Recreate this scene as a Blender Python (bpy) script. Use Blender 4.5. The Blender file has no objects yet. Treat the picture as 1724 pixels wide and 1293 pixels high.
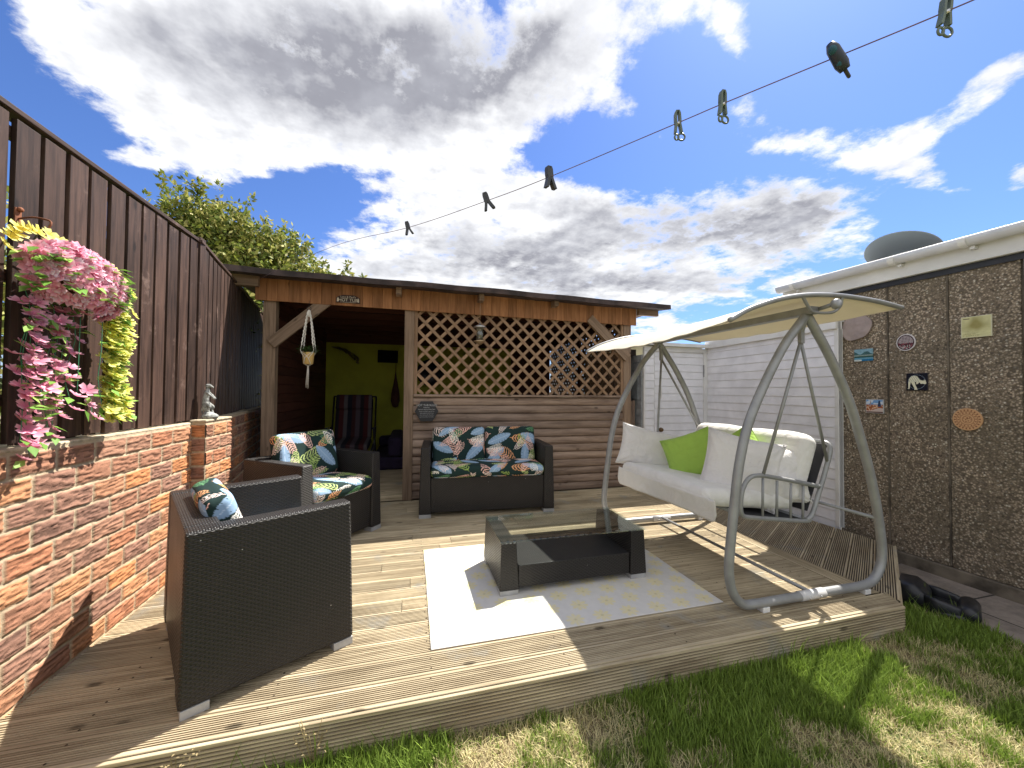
import bpy, bmesh, math, random
import numpy as np
from mathutils import Vector, Matrix, Euler
random.seed(7); RN=np.random.default_rng(7)
R=math.radians
S=bpy.context.scene; COL=S.collection
# ---------------------------------------------------------------- camera
MC=Matrix.Rotation(R(-15),3,'Z')@Matrix.Rotation(R(91.15),3,'X')@Matrix.Rotation(R(.5),3,'Z')
cam=bpy.data.cameras.new('camera'); cam.sensor_width=36; cam.lens=640/1724*36
cam.clip_start=.02; cam.clip_end=5000
co=bpy.data.objects.new('camera',cam); COL.objects.link(co)
co.matrix_world=Matrix.Translation((0,0,1.2))@MC.to_4x4(); S.camera=co
# ---------------------------------------------------------------- sun
SUN=Vector((.55,.365,1)).normalized()
sl=bpy.data.lights.new('sun','SUN'); sl.energy=4.5; sl.angle=R(.5); sl.color=(1,.95,.86)
so=bpy.data.objects.new('sun',sl); COL.objects.link(so)
so.rotation_euler=SUN.to_track_quat('Z','Y').to_euler()
S.view_settings.view_transform='Standard'; S.view_settings.look='None'
S.view_settings.exposure=1.28; S.view_settings.gamma=1
# ---------------------------------------------------------------- world
W=bpy.data.worlds.new('World'); S.world=W; W.use_nodes=True
wt=W.node_tree; wt.nodes.clear()
class G:
    """tiny node-graph helper"""
    def __init__(s,t): s.t=t
    def n(s,typ,**k):
        nd=s.t.nodes.new(typ)
        for a,b in k.items(): setattr(nd,a,b)
        return nd
    def set(s,sock,v):
        if hasattr(v,'is_linked') or isinstance(v,bpy.types.NodeSocket): s.t.links.new(v,sock)
        elif v is not None: sock.default_value=v
    def m(s,op,a,b=None,c=None,clamp=False):
        nd=s.n('ShaderNodeMath',operation=op,use_clamp=clamp)
        for i,v in enumerate((a,b,c)):
            if v is not None: s.set(nd.inputs[i],v)
        return nd.outputs[0]
    def v(s,op,a,b=None):
        nd=s.n('ShaderNodeVectorMath',operation=op)
        s.set(nd.inputs[0],a)
        if b is not None: s.set(nd.inputs[1],b)
        return nd.outputs['Value'] if op=='DOT_PRODUCT' else nd.outputs[0]
    def mix(s,f,a,b,mode='MIX'):
        nd=s.n('ShaderNodeMix',data_type='RGBA',blend_type=mode)
        s.set(nd.inputs[0],f)
        for i,x in ((6,a),(7,b)):
            if isinstance(x,tuple) and len(x)==3: x=x+(1,)
            s.set(nd.inputs[i],x)
        return nd.outputs[2]
    def noise(s,vec,scale,detail=4,rough=.55,dim='3D',dist=0):
        nd=s.n('ShaderNodeTexNoise',noise_dimensions=dim)
        if vec is not None: s.set(nd.inputs['Vector'],vec)
        nd.inputs['Scale'].default_value=scale; nd.inputs['Detail'].default_value=detail
        nd.inputs['Roughness'].default_value=rough; nd.inputs['Distortion'].default_value=dist
        return nd.outputs['Fac']
    def ramp(s,f,a,b,c=0.,d=1.,smooth=True):
        nd=s.n('ShaderNodeMapRange',interpolation_type='SMOOTHSTEP' if smooth else 'LINEAR')
        s.set(nd.inputs[0],f)
        for i,x in zip((1,2,3,4),(a,b,c,d)): s.set(nd.inputs[i],x)
        return nd.outputs[0]
    def sep(s,v):
        nd=s.n('ShaderNodeSeparateXYZ'); s.set(nd.inputs[0],v); return nd.outputs
    def comb(s,x,y,z=0.):
        nd=s.n('ShaderNodeCombineXYZ')
        for i,a in enumerate((x,y,z)): s.set(nd.inputs[i],a)
        return nd.outputs[0]
def build_sky():
    g=G(wt)
    tc=g.n('ShaderNodeTexCoord'); d=tc.outputs['Generated']
    sky=g.n('ShaderNodeTexSky',sky_type='NISHITA'); sky.sun_disc=False
    sky.sun_elevation=math.asin(SUN.z); sky.sun_rotation=math.atan2(SUN.x,SUN.y)
    sky.air_density=1.0; sky.dust_density=.6; sky.ozone_density=2.2
    blue=g.mix(1.,sky.outputs[0],(.074,.098,.150),'MULTIPLY')
    F=MC@Vector((0,0,-1)); RT=MC@Vector((1,0,0)); UP=MC@Vector((0,1,0))
    f=g.m('MAXIMUM',g.v('DOT_PRODUCT',d,tuple(F)),.12)
    u=g.m('DIVIDE',g.v('DOT_PRODUCT',d,tuple(RT)),f); v=g.m('DIVIDE',g.v('DOT_PRODUCT',d,tuple(UP)),f)
    x,y,z=g.sep(d)
    h=g.m('ADD',g.m('MAXIMUM',z,0.),.16)
    p=g.comb(g.m('DIVIDE',x,h),g.m('DIVIDE',y,h),0.)
    warp=g.n('ShaderNodeTexNoise',noise_dimensions='3D'); g.set(warp.inputs['Vector'],p); warp.inputs['Scale'].default_value=2.6; warp.inputs['Detail'].default_value=4
    wx,wy,_=g.sep(warp.outputs['Color'])
    u=g.m('ADD',u,g.m('MULTIPLY',g.m('SUBTRACT',wx,.5),.16)); v=g.m('ADD',v,g.m('MULTIPLY',g.m('SUBTRACT',wy,.5),.12))
    def blobs(B,lo,hi):
        tot=None
        for cx,cy,a,b,rot,w in B:
            cu=(cx-862)/640; cv=(646-cy)/640; a/=640; b/=640; t=R(rot)
            du=g.m('SUBTRACT',u,cu); dv=g.m('SUBTRACT',v,cv)
            e1=g.m('ADD',g.m('MULTIPLY',du,math.cos(t)/a),g.m('MULTIPLY',dv,math.sin(t)/a))
            e2=g.m('ADD',g.m('MULTIPLY',du,-math.sin(t)/b),g.m('MULTIPLY',dv,math.cos(t)/b))
            q=g.m('SQRT',g.m('ADD',g.m('MULTIPLY',e1,e1),g.m('MULTIPLY',e2,e2)))
            e=g.ramp(q,hi,lo,0.,w)
            tot=e if tot is None else g.m('SUBTRACT',g.m('ADD',tot,e),g.m('MULTIPLY',g.m('MULTIPLY',tot,e),.85))
        return tot
    n1=g.noise(p,2.3,8,.62)
    n3=g.noise(p,8.5,9,.66)
    n4=g.noise(g.v('ADD',p,(.035,.028,0)),8.5,4,.6)
    n5=g.noise(p,8.5,4,.6)
    # cloud bodies: centre, half-axes (a common compass frame), rotation, weight
    B=[(500,60,440,180,-12,1.15),(120,60,120,80,-40,.9),(300,200,150,70,-30,.9),(640,190,330,110,-4,1.1),(960,60,250,150,35,1.0),(250,50,190,80,-35,.85),(740,280,190,70,0,1.1),(860,330,120,45,10,1.0),(80,20,90,50,-20,.6),(390,230,110,50,-30,.7),
       (1020,400,320,85,-2,1.1),(1340,365,190,65,-10,1.0),(800,390,190,60,0,.9),(1000,480,380,50,-2,.85),(640,300,80,24,0,.45),
       (590,430,180,45,-6,.8),(720,470,220,40,0,.7),(1400,250,180,34,2,.75),(1590,205,170,34,32,.75),(1480,275,110,30,0,.7),(1240,60,50,75,-15,.6),(1100,30,110,50,25,.6),(1255,190,60,50,-30,.6),
       (1105,200,80,50,10,.62),(1690,125,90,32,35,.7),(235,268,75,20,-10,.75),(1715,285,50,26,20,.6),(1110,560,190,26,0,.8),(1345,480,50,20,0,.75),(1590,300,70,22,-10,.5),(200,330,60,24,-40,.6),(40,330,60,30,0,.0),(1190,20,80,50,0,.6)]
    tot=blobs(B,.15,1.62)
    gap=blobs([(990,235,150,55,12,.75),(1150,120,70,100,-20,.6),(1330,120,120,60,0,.3),(520,320,160,42,5,.6),(960,150,60,50,0,.2),(1090,300,110,30,0,.25)],.2,1.4)
    tot=g.m('SUBTRACT',tot,gap)
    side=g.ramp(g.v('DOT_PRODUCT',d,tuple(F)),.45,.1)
    tot=g.m('MAXIMUM',tot,g.m('MULTIPLY',side,.95))  # extra cloud over the unseen sky behind, added to lift the fill light
    den=g.m('ADD',g.m('MULTIPLY',tot,.88),g.m('ADD',g.m('MULTIPLY',g.m('SUBTRACT',n1,.5),1.5),g.m('MULTIPLY',g.m('SUBTRACT',n3,.5),1.35)))
    al=g.ramp(den,.40,.80)
    DK=[(530,100,330,130,-8,1.),(760,120,260,120,10,1.),(900,60,110,60,30,.7),(1190,385,330,75,-6,1.),(1360,345,150,45,-10,.8),(880,435,210,55,5,.9),(1040,475,280,32,0,.8),(640,450,120,20,0,.4),(300,70,150,60,-20,.5),(740,400,120,30,0,.6),(1530,240,60,18,30,.3)]
    dk=blobs(DK,.1,1.25)
    rel_=g.m('MULTIPLY',g.m('SUBTRACT',n5,n4),7.)
    n6=g.noise(p,3.2,5,.55)
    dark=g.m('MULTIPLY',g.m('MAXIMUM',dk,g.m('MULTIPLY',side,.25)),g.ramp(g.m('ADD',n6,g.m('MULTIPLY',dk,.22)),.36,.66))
    dark=g.m('ADD',dark,g.m('MULTIPLY',g.m('SUBTRACT',n3,.5),.32))
    dark=g.m('ADD',dark,g.m('MULTIPLY',rel_,-.22),clamp=True)
    dark=g.m('MULTIPLY',dark,g.ramp(den,.5,.95),clamp=True)
    cl=g.mix(g.ramp(dark,0.,.95,0,1,False),(.93,.94,.965),(.315,.32,.365))
    cl=g.mix(g.m('MULTIPLY',g.ramp(n6,.42,.62),.35),cl,(.60,.615,.67))
    col=g.mix(al,blue,cl)
    # hazy horizon
    col=g.mix(g.ramp(z,.14,.0,0,.5),col,(.60,.72,.90))
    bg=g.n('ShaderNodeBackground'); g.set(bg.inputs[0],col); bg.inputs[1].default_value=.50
    o=g.n('ShaderNodeOutputWorld'); wt.links.new(bg.outputs[0],o.inputs[0])
build_sky()
# ---------------------------------------------------------------- numeric noise
_T=RN.random((256,256))
def vn(x,y,s=0):
    x=np.asarray(x,float)+s*17.3; y=np.asarray(y,float)+s*9.7
    xi=np.floor(x).astype(int); yi=np.floor(y).astype(int); fx=x-xi; fy=y-yi
    fx=fx*fx*(3-2*fx); fy=fy*fy*(3-2*fy)
    a=_T[xi&255,yi&255]; b=_T[(xi+1)&255,yi&255]; c=_T[xi&255,(yi+1)&255]; d=_T[(xi+1)&255,(yi+1)&255]
    return (a*(1-fx)+b*fx)*(1-fy)+(c*(1-fx)+d*fx)*fy
def fbm(x,y,o=4,s=0):
    r=0;a=.5;t=0
    for k in range(o): r=r+a*vn(x*2**k,y*2**k,s+k); t+=a; a*=.5
    return r/t
# ---------------------------------------------------------------- materials
def base_mat(name):
    m=bpy.data.materials.new(name); m.use_nodes=True; t=m.node_tree; g=G(t)
    b=t.nodes['Principled BSDF']; return m,g,b
def bump(g,b,h,strength=.3,dist=.01):
    n=g.n('ShaderNodeBump'); n.inputs['Strength'].default_value=strength; n.inputs['Distance'].default_value=dist
    g.set(n.inputs['Height'],h); g.t.links.new(n.outputs[0],b.inputs['Normal'])
def uvv(g): return g.n('ShaderNodeTexCoord').outputs['UV']
def obv(g): return g.n('ShaderNodeTexCoord').outputs['Object']
def attr(g,name): return g.n('ShaderNodeAttribute',attribute_name=name)
def plain(name,c,rough=.6,metal=0,var=.12,sc=12,bs=.15,bsc=60,spec=.5):
    m,g,b=base_mat(name); v=obv(g)
    n=g.noise(v,sc,5); c2=tuple(x*(1-var*2.2) for x in c); c1=tuple(min(1,x*(1+var)) for x in c)
    g.set(b.inputs['Base Color'],g.mix(g.ramp(n,.3,.7),c2,c1))
    b.inputs['Roughness'].default_value=rough; b.inputs['Metallic'].default_value=metal
    b.inputs['Specular IOR Level'].default_value=spec
    if bs: bump(g,b,g.noise(v,bsc,4),bs,.004)
    return m
def wood(name,c1,c2,rough=.75,gs=(3.,55.),bs=.35,rv=.35,knots=True,wear=None,spec=.3):
    m,g,b=base_mat(name); uv=uvv(g); r=attr(g,'rnd').outputs['Fac']
    off=g.v('ADD',uv,g.comb(g.m('MULTIPLY',r,37.),g.m('MULTIPLY',r,91.)))
    st=g.v('MULTIPLY',off,(gs[0],gs[1],1.))
    n=g.noise(st,1.,6,.6,dist=.6)
    big=g.noise(g.v('MULTIPLY',off,(2.,6.,1.)),1.,3)
    f=g.ramp(g.m('ADD',g.m('MULTIPLY',n,.65),g.m('MULTIPLY',big,.35)),.32,.68)
    col=g.mix(f,c1,c2)
    if knots:
        vo=g.n('ShaderNodeTexVoronoi'); g.set(vo.inputs['Vector'],g.v('MULTIPLY',off,(3.2,7.5,1.))); vo.inputs['Scale'].default_value=1.
        k=g.ramp(vo.outputs['Distance'],.05,.13,1.,0.)
        col=g.mix(g.m('MULTIPLY',k,.75),col,tuple(x*.25 for x in c1))
    hs=g.n('ShaderNodeHueSaturation'); g.set(hs.inputs['Color'],col)
    g.set(hs.inputs['Value'],g.m('ADD',1-rv/2,g.m('MULTIPLY',r,rv))); col=hs.outputs[0]
    if wear:
        w=g.noise(obv(g),wear[1],5,.65); col=g.mix(g.ramp(w,wear[2],wear[3]),col,wear[0])
    g.set(b.inputs['Base Color'],col); b.inputs['Roughness'].default_value=rough
    b.inputs['Specular IOR Level'].default_value=spec
    bump(g,b,n,bs,.004); return m
def colattr(name,rough=.8,bs=.2,bsc=150,trans=0,spec=.3,vscale=None):
    m,g,b=base_mat(name); c=attr(g,'col').outputs['Color']
    g.set(b.inputs['Base Color'],c); b.inputs['Roughness'].default_value=rough
    b.inputs['Specular IOR Level'].default_value=spec
    if bs: bump(g,b,g.noise(obv(g),bsc,3),bs,.003)
    if trans:
        tr=g.n('ShaderNodeBsdfTranslucent'); g.set(tr.inputs[0],c); mx=g.n('ShaderNodeMixShader'); mx.inputs[0].default_value=trans
        g.t.links.new(b.outputs[0],mx.inputs[1]); g.t.links.new(tr.outputs[0],mx.inputs[2])
        g.t.links.new(mx.outputs[0],g.t.nodes['Material Output'].inputs[0])
    return m
def rattan(name):
    m,g,b=base_mat(name); u,v,_=g.sep(uvv(g))
    ph,pw=.0085,.026
    row=g.m('FLOOR',g.m('DIVIDE',v,ph)); fr=g.m('FRACT',g.m('DIVIDE',v,ph))
    prof=g.m('SINE',g.m('MULTIPLY',fr,math.pi))
    wv=g.m('SINE',g.m('ADD',g.m('MULTIPLY',u,math.pi*2/pw),g.m('MULTIPLY',row,math.pi)))
    h=g.m('MULTIPLY',g.m('POWER',prof,.5),g.m('ADD',.55,g.m('MULTIPLY',wv,.45)))
    n=g.noise(obv(g),7,4)
    hole=g.ramp(h,.02,.3)
    c=g.mix(hole,(.003,.003,.003),g.mix(n,(.012,.010,.009),(.030,.025,.023)))
    vo=g.n('ShaderNodeTexVoronoi'); g.set(vo.inputs['Vector'],obv(g)); vo.inputs['Scale'].default_value=11; c=g.mix(g.ramp(vo.outputs['Distance'],.020,.032,1.,0.),c,(.5,.48,.45))
    g.set(b.inputs['Base Color'],c); g.set(b.inputs['Roughness'],g.m('ADD',.34,g.m('MULTIPLY',n,.22)))
    b.inputs['Specular IOR Level'].default_value=.45; b.inputs['Coat Weight'].default_value=.12; b.inputs['Coat Roughness'].default_value=.3
    bump(g,b,h,1.,.005); return m
def fabric(name,c,rough=.95,scale=1.,trans=0,fold=.5):
    m,g,b=base_mat(name); v=obv(g); n=g.noise(v,9*scale,5); 
    g.set(b.inputs['Base Color'],g.mix(g.ramp(n,.3,.7),tuple(x*.93 for x in c),c))
    b.inputs['Roughness'].default_value=rough; b.inputs['Specular IOR Level'].default_value=.15
    b.inputs['Sheen Weight'].default_value=.15
    h=g.m('ADD',g.m('MULTIPLY',g.noise(v,11*scale,4,dist=1.2),fold*2),g.m('MULTIPLY',g.noise(v,400,2),.12))
    bump(g,b,h,.7,.012)
    if trans:
        tr=g.n('ShaderNodeBsdfTranslucent'); tr.inputs[0].default_value=c+(1,); mx=g.n('ShaderNodeMixShader'); mx.inputs[0].default_value=trans
        g.t.links.new(b.outputs[0],mx.inputs[1]); g.t.links.new(tr.outputs[0],mx.inputs[2])
        g.t.links.new(mx.outputs[0],g.t.nodes['Material Output'].inputs[0])
    return m
MT={}
MT['gshade']=None
MT['deck']=wood('deck_timber',(.29,.225,.14),(.62,.52,.35),gs=(2.2,70),rv=.42,bs=.5,wear=((.36,.33,.27),3.2,.56,.72))
MT['gshade']=plain('groove_shade',(.050,.033,.018),.95,var=.2,bs=.3)  # shade of the deck grooves, put into the colour of their bottoms
MT['fence']=wood('creosoted_board',(.024,.013,.010),(.092,.052,.038),gs=(3,45),rv=.6,bs=.6,wear=((.16,.105,.085),6,.60,.74),rough=.6)
MT['clad']=wood('weathered_log_board',(.17,.115,.085),(.40,.295,.225),gs=(2,26),rv=.35,bs=.45)
MT['lat']=wood('lattice_timber',(.22,.13,.075),(.38,.25,.155),gs=(3,60),rv=.4,knots=False)
MT['fascia']=wood('stained_pine',(.22,.095,.036),(.39,.185,.08),gs=(2.5,30),rv=.4,bs=.3)
MT['post']=wood('brown_post',(.17,.115,.075),(.32,.225,.155),gs=(2.2,40),rv=.3,bs=.5)
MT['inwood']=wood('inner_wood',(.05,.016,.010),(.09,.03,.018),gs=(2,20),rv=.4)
MT['felt']=plain('roof_felt',(.060,.040,.036),.85,var=.3,sc=6,bs=.6,bsc=180)
MT['green']=plain('lime_paint',(.33,.33,.022),.8,var=.08,sc=3)
MT['rattan']=rattan('black_rattan')
MT['alu']=plain('grey_foot',(.38,.38,.38),.45,var=.1)
MT['steel']=plain('grey_powder_coat',(.30,.305,.31),.42,metal=.25,var=.06,bs=.08,bsc=300)
MT['steelw']=plain('pale_sleeve',(.55,.55,.56),.35,var=.05,bs=0)
MT['chrome']=plain('bare_metal',(.6,.6,.6),.3,metal=.9,var=.05,bs=0)
MT['black']=plain('black_plastic',(.013,.014,.018),.38,var=.2,sc=9)
MT['wplas']=plain('white_plastic',(.74,.74,.73),.45,var=.05,sc=4,bs=.05)
MT['wboard']=plain('white_cladding',(.80,.80,.84),.5,var=.05,sc=5,bs=.06,bsc=30)
MT['cream']=fabric('cream_canvas',(.72,.665,.53),trans=.25,fold=.15)
MT['cush']=fabric('ivory_cushion',(.76,.745,.715),fold=.7)
MT['piln']=fabric('pale_pillow',(.72,.70,.69),fold=.8)
MT['lime']=fabric('lime_pillow',(.36,.56,.10),fold=.8)
MT['leafpat']=colattr('leaf_print_fabric',.85,.25,90)
MT['col']=colattr('painted_colours',.7,0)
MT['glossycol']=colattr('glazed_colours',.25,0,spec=.5)
MT['petal']=colattr('silk_petals',.75,.1,200,trans=.35)
MT['leaf']=colattr('leaves',.55,0,trans=.3)
MT['grassm']=colattr('grass_blades',.6,0,trans=.25)
MT['brick']=colattr('rustic_brick',.92,.7,260)
MT['rope']=plain('cotton_rope',(.78,.75,.68),.95,var=.05,bs=.6,bsc=500)
MT['pot']=plain('ochre_pot',(.72,.48,.17),.5,var=.06)
MT['wire']=plain('dark_wire',(.05,.05,.05),.4,metal=.6,var=.05,bs=0)
MT['stone']=plain('grey_stone',(.23,.23,.22),.9,var=.35,sc=25,bs=.5,bsc=90)
MT['mortar']=plain('mortar',(.52,.43,.30),.95,var=.15,sc=30,bs=.7,bsc=120)
MT['line']=plain('line_cord',(.20,.12,.13),.6,var=.1,bs=0)
MT['sling']=plain('dark_sling',(.045,.045,.05),.9)
MT['purple']=plain('purple_fabric',(.02,.012,.04),.9)
MT['brownnet']=plain('brown_net',(.06,.02,.012),.9,bs=.8,bsc=90)
MT['text']=plain('lettering_cream',(.62,.55,.42),.6,var=.0,bs=0)
MT['textg']=plain('lettering_grey',(.42,.43,.44),.6,var=.0,bs=0)
def mk_glass():
    m,g,b=base_mat('tinted_glass'); t=m.node_tree
    tr=g.n('ShaderNodeBsdfTransparent'); tr.inputs[0].default_value=(.90,.94,.925,1)
    gl=g.n('ShaderNodeBsdfGlossy'); gl.inputs['Roughness'].default_value=.01; gl.inputs['Color'].default_value=(.9,.95,.93,1)
    lw=g.n('ShaderNodeLayerWeight'); lw.inputs[0].default_value=.5; fc=g.m('ADD',g.m('MULTIPLY',g.m('POWER',lw.outputs['Facing'],4.),.62),.12)
    mx=g.n('ShaderNodeMixShader'); t.links.new(fc,mx.inputs[0]); t.links.new(tr.outputs[0],mx.inputs[1]); t.links.new(gl.outputs[0],mx.inputs[2])
    t.links.new(mx.outputs[0],t.nodes['Material Output'].inputs[0]); return m
MT['glass']=mk_glass()
def mk_pebble():
    m,g,b=base_mat('pebbledash'); v=obv(g)
    vo=g.n('ShaderNodeTexVoronoi'); g.set(vo.inputs['Vector'],g.v('ADD',v,g.v('MULTIPLY',g.n('ShaderNodeTexNoise').outputs['Color'],(.004,.004,.004)))); vo.inputs['Scale'].default_value=84
    vb=g.n('ShaderNodeTexVoronoi'); g.set(vb.inputs['Vector'],v); vb.inputs['Scale'].default_value=38
    cr,cg,cb=g.sep(vo.outputs['Color'])
    c=g.mix(g.ramp(cr,.15,.95,0,1,False),(.19,.15,.105),(.54,.44,.33))
    c=g.mix(g.ramp(cg,.89,.95),c,(.62,.56,.46))
    c=g.mix(g.ramp(cb,.8,.86,0,.7),c,(.025,.02,.018))
    edge=g.ramp(vo.outputs['Distance'],.28,.62)
    c=g.mix(g.m('MULTIPLY',edge,.75),c,(.12,.092,.065))
    big=g.noise(v,2.1,4)
    c=g.mix(g.ramp(big,.38,.62,0,.6),c,g.mix(.5,c,(.08,.07,.045)))
    g.set(b.inputs['Base Color'],c); b.inputs['Roughness'].default_value=.85
    h=g.m('SUBTRACT',1.,g.m('ADD',vo.outputs['Distance'],g.m('MULTIPLY',vb.outputs['Distance'],.5)))
    bump(g,b,h,.8,.006); return m
MT['pebble']=mk_pebble()
def mk_paving():
    m,g,b=base_mat('paving_slabs'); v=obv(g)
    br=g.n('ShaderNodeTexBrick'); g.set(br.inputs['Vector'],g.v('ADD',v,(.13,.33,0))); br.inputs['Scale'].default_value=1
    br.inputs['Brick Width'].default_value=.6; br.inputs['Row Height'].default_value=.5; br.inputs['Mortar Size'].default_value=.006
    br.offset=0
    n=g.noise(v,8,7,.7); n2=g.noise(v,120,3)
    c=g.mix(g.ramp(n,.3,.72),(.13,.105,.085),(.28,.23,.19)); c=g.mix(g.m('MULTIPLY',n2,.25),c,(.4,.35,.3))
    g.set(b.inputs['Base Color'],g.mix(br.outputs['Fac'],c,(.03,.026,.02))); b.inputs['Roughness'].default_value=.9
    bump(g,b,g.m('SUBTRACT',n2,br.outputs['Fac']),.5,.006); return m
MT['path']=mk_paving()
def mk_soil():
    m,g,b=base_mat('thatch_soil'); v=obv(g)
    n=g.noise(v,4.5,5); n2=g.noise(v,90,4,.7)
    c=g.mix(g.ramp(n,.38,.6),(.10,.13,.03),(.27,.205,.11)); c=g.mix(g.ramp(n2,.3,.7),g.mix(.55,c,(.04,.035,.02)),c)
    g.set(b.inputs['Base Color'],c); b.inputs['Roughness'].default_value=1; bump(g,b,n2,.8,.012); return m
MT['soil']=mk_soil()
# ---------------------------------------------------------------- geometry helpers
def props(o,label=None,cat=None,group=None,kind=None):
    for k,v in (('label',label),('category',cat),('group',group),('kind',kind)):
        if v: o[k]=v
    return o
def empty(name,loc=(0,0,0),rz=0,label=None,cat=None,group=None):
    o=bpy.data.objects.new(name,None); COL.objects.link(o); o.location=loc; o.rotation_euler=(0,0,rz); o.empty_display_size=.1
    return props(o,label,cat,group)
def npmesh(name,V,Fs,mat,parent=None,smooth=False,col=None,uv=None,rnd=None):
    """V (n,3) array; Fs (m,k) array or list of tuples"""
    me=bpy.data.meshes.new(name)
    if isinstance(Fs,np.ndarray):
        V=np.asarray(V,np.float32); k=Fs.shape[1]; m=len(Fs)
        me.vertices.add(len(V)); me.vertices.foreach_set('co',V.ravel())
        me.loops.add(m*k); me.loops.foreach_set('vertex_index',Fs.astype(np.int32).ravel())
        me.polygons.add(m); me.polygons.foreach_set('loop_start',np.arange(0,m*k,k,dtype=np.int32)); me.polygons.foreach_set('loop_total',np.full(m,k,np.int32))
        me.update(calc_edges=True)
    else: me.from_pydata([tuple(v) for v in V],[],[tuple(f) for f in Fs])
    if col is not None:
        a=me.attributes.new('col','FLOAT_COLOR','POINT'); c=np.ones((len(V),4),np.float32); c[:,:3]=col; a.data.foreach_set('color',c.ravel())
    if rnd is not None:
        a=me.attributes.new('rnd','FLOAT','POINT'); a.data.foreach_set('value',np.asarray(rnd,np.float32))
    if uv is not None:
        l=me.uv_layers.new(name='UVMap'); l.data.foreach_set('uv',np.asarray(uv,np.float32).ravel())
    me.validate()
    for m_ in (mat if isinstance(mat,(list,tuple)) else [mat]): me.materials.append(m_)
    if smooth: me.polygons.foreach_set('use_smooth',[True]*len(me.polygons))
    o=bpy.data.objects.new(name,me); COL.objects.link(o); o.parent=parent
    return o
BOXF=[(0,3,2,1),(4,5,6,7),(0,1,5,4),(1,2,6,5),(2,3,7,6),(3,0,4,7)]
class MB:
    def __init__(s): s.v=[];s.f=[];s.uv=[];s.r=[];s.mi=[];s.c=[];s.sm=[]
    def add(s,vs,fs,uvs=None,r=None,m=0,col=None,sm=False):
        b=len(s.v); s.v+=[Vector(v) for v in vs]; r=random.random() if r is None else r; s.r+=[r]*len(vs)
        s.c+=[col or (1,1,1)]*len(vs)
        for i,f in enumerate(fs):
            s.f.append([b+k for k in f]); s.mi.append(m); s.sm.append(sm)
            if uvs: s.uv.append(uvs[i])
            else:
                P=[Vector(vs[k]) for k in f]; n=Vector((0,0,0))
                for a in range(len(P)): n+=P[a].cross(P[(a+1)%len(P)])
                ax=max(range(3),key=lambda q:abs(n[q])); o=[(1,2),(0,2),(0,1)][ax]
                s.uv.append([(q[o[0]],q[o[1]]) for q in P])
        return s
    def hexa(s,P,r=None,m=0,col=None,gl=None):
        """8 corners: bottom ring then top ring; uv runs along longest edge unless gl='w' (u horizontal, v up)"""
        P=[Vector(p) for p in P]; uvs=[]
        ed=[P[1]-P[0],P[3]-P[0],P[4]-P[0]]; L=[e.length for e in ed]; la=ed[L.index(max(L))].normalized()
        for f in BOXF:
            q=[P[k] for k in f]; n=(q[1]-q[0]).cross(q[2]-q[1]); n=n.normalized() if n.length>1e-9 else Vector((0,0,1))
            if gl=='w':
                t=Vector((0,0,1)); u=t.cross(n) if abs(n.z)<.8 else Vector((1,0,0)); 
                if u.length<1e-4: u=Vector((1,0,0))
                u.normalize(); w=n.cross(u)
            else:
                u=la-n*la.dot(n)
                if u.length<.2: u=(q[1]-q[0])
                u.normalize(); w=n.cross(u)
            uvs.append([(p.dot(u),p.dot(w)) for p in q])
        return s.add(P,BOXF,uvs,r,m,col)
    def box(s,c,d,rot=None,**k):
        c=Vector(c); h=[x/2 for x in d]; P=[]
        for z in (-1,1):
            for x,y in ((-1,-1),(1,-1),(1,1),(-1,1)):
                p=Vector((x*h[0],y*h[1],z*h[2])); 
                if rot is not None: p=rot@p
                P.append(c+p)
        return s.hexa(P,**k)
    def bb(s,a,b,**k):
        return s.box([(x+y)/2 for x,y in zip(a,b)],[abs(y-x) for x,y in zip(a,b)],**k)
    def bar(s,p,q,w,t,up=(0,0,1),**k):
        """rectangular bar p->q, w across, t along up-ish"""
        p=Vector(p);q=Vector(q);d=(q-p).normalized(); u=Vector(up); a=d.cross(u).normalized(); b=a.cross(d).normalized()
        P=[p-a*w/2-b*t/2,p+a*w/2-b*t/2,q+a*w/2-b*t/2,q-a*w/2-b*t/2]; P+=[x+b*t for x in P]
        return s.hexa(P,**k)
    def tube(s,pts,r,n=10,closed=False,**k):
        pts=[Vector(p) for p in pts]; N=len(pts); rs=r if isinstance(r,(list,tuple)) else [r]*N
        V=[];ref=None
        for i,p in enumerate(pts):
            d=(pts[(i+1)%N]-pts[i-1]) if closed else (pts[min(i+1,N-1)]-pts[max(i-1,0)])
            d.normalize()
            if ref is None: ref=Vector((0,0,1)) if abs(d.z)<.9 else Vector((1,0,0))
            a=(ref-d*ref.dot(d)).normalized(); b=d.cross(a); ref=a
            V+=[p+(a*math.cos(2*math.pi*j/n)+b*math.sin(2*math.pi*j/n))*rs[i] for j in range(n)]
        F=[];M=N if closed else N-1
        for i in range(M):
            for j in range(n): F.append((i*n+j,i*n+(j+1)%n,((i+1)%N)*n+(j+1)%n,((i+1)%N)*n+j))
        if not closed: F+=[tuple(range(n))[::-1],tuple((N-1)*n+j for j in range(n))]
        return s.add(V,F,sm=True,**k)
    def lathe(s,prof,c=(0,0,0),n=24,rot=None,**k):
        c=Vector(c);V=[];F=[]
        for r_,z in prof:
            for j in range(n):
                a=2*math.pi*j/n; p=Vector((r_*math.cos(a),r_*math.sin(a),z)); V.append(c+(rot@p if rot is not None else p))
        for i in range(len(prof)-1):
            for j in range(n): F.append((i*n+j,i*n+(j+1)%n,(i+1)*n+(j+1)%n,(i+1)*n+j))
        F+=[tuple(range(n))[::-1],tuple((len(prof)-1)*n+j for j in range(n))]
        return s.add(V,F,sm=True,**k)
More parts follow.
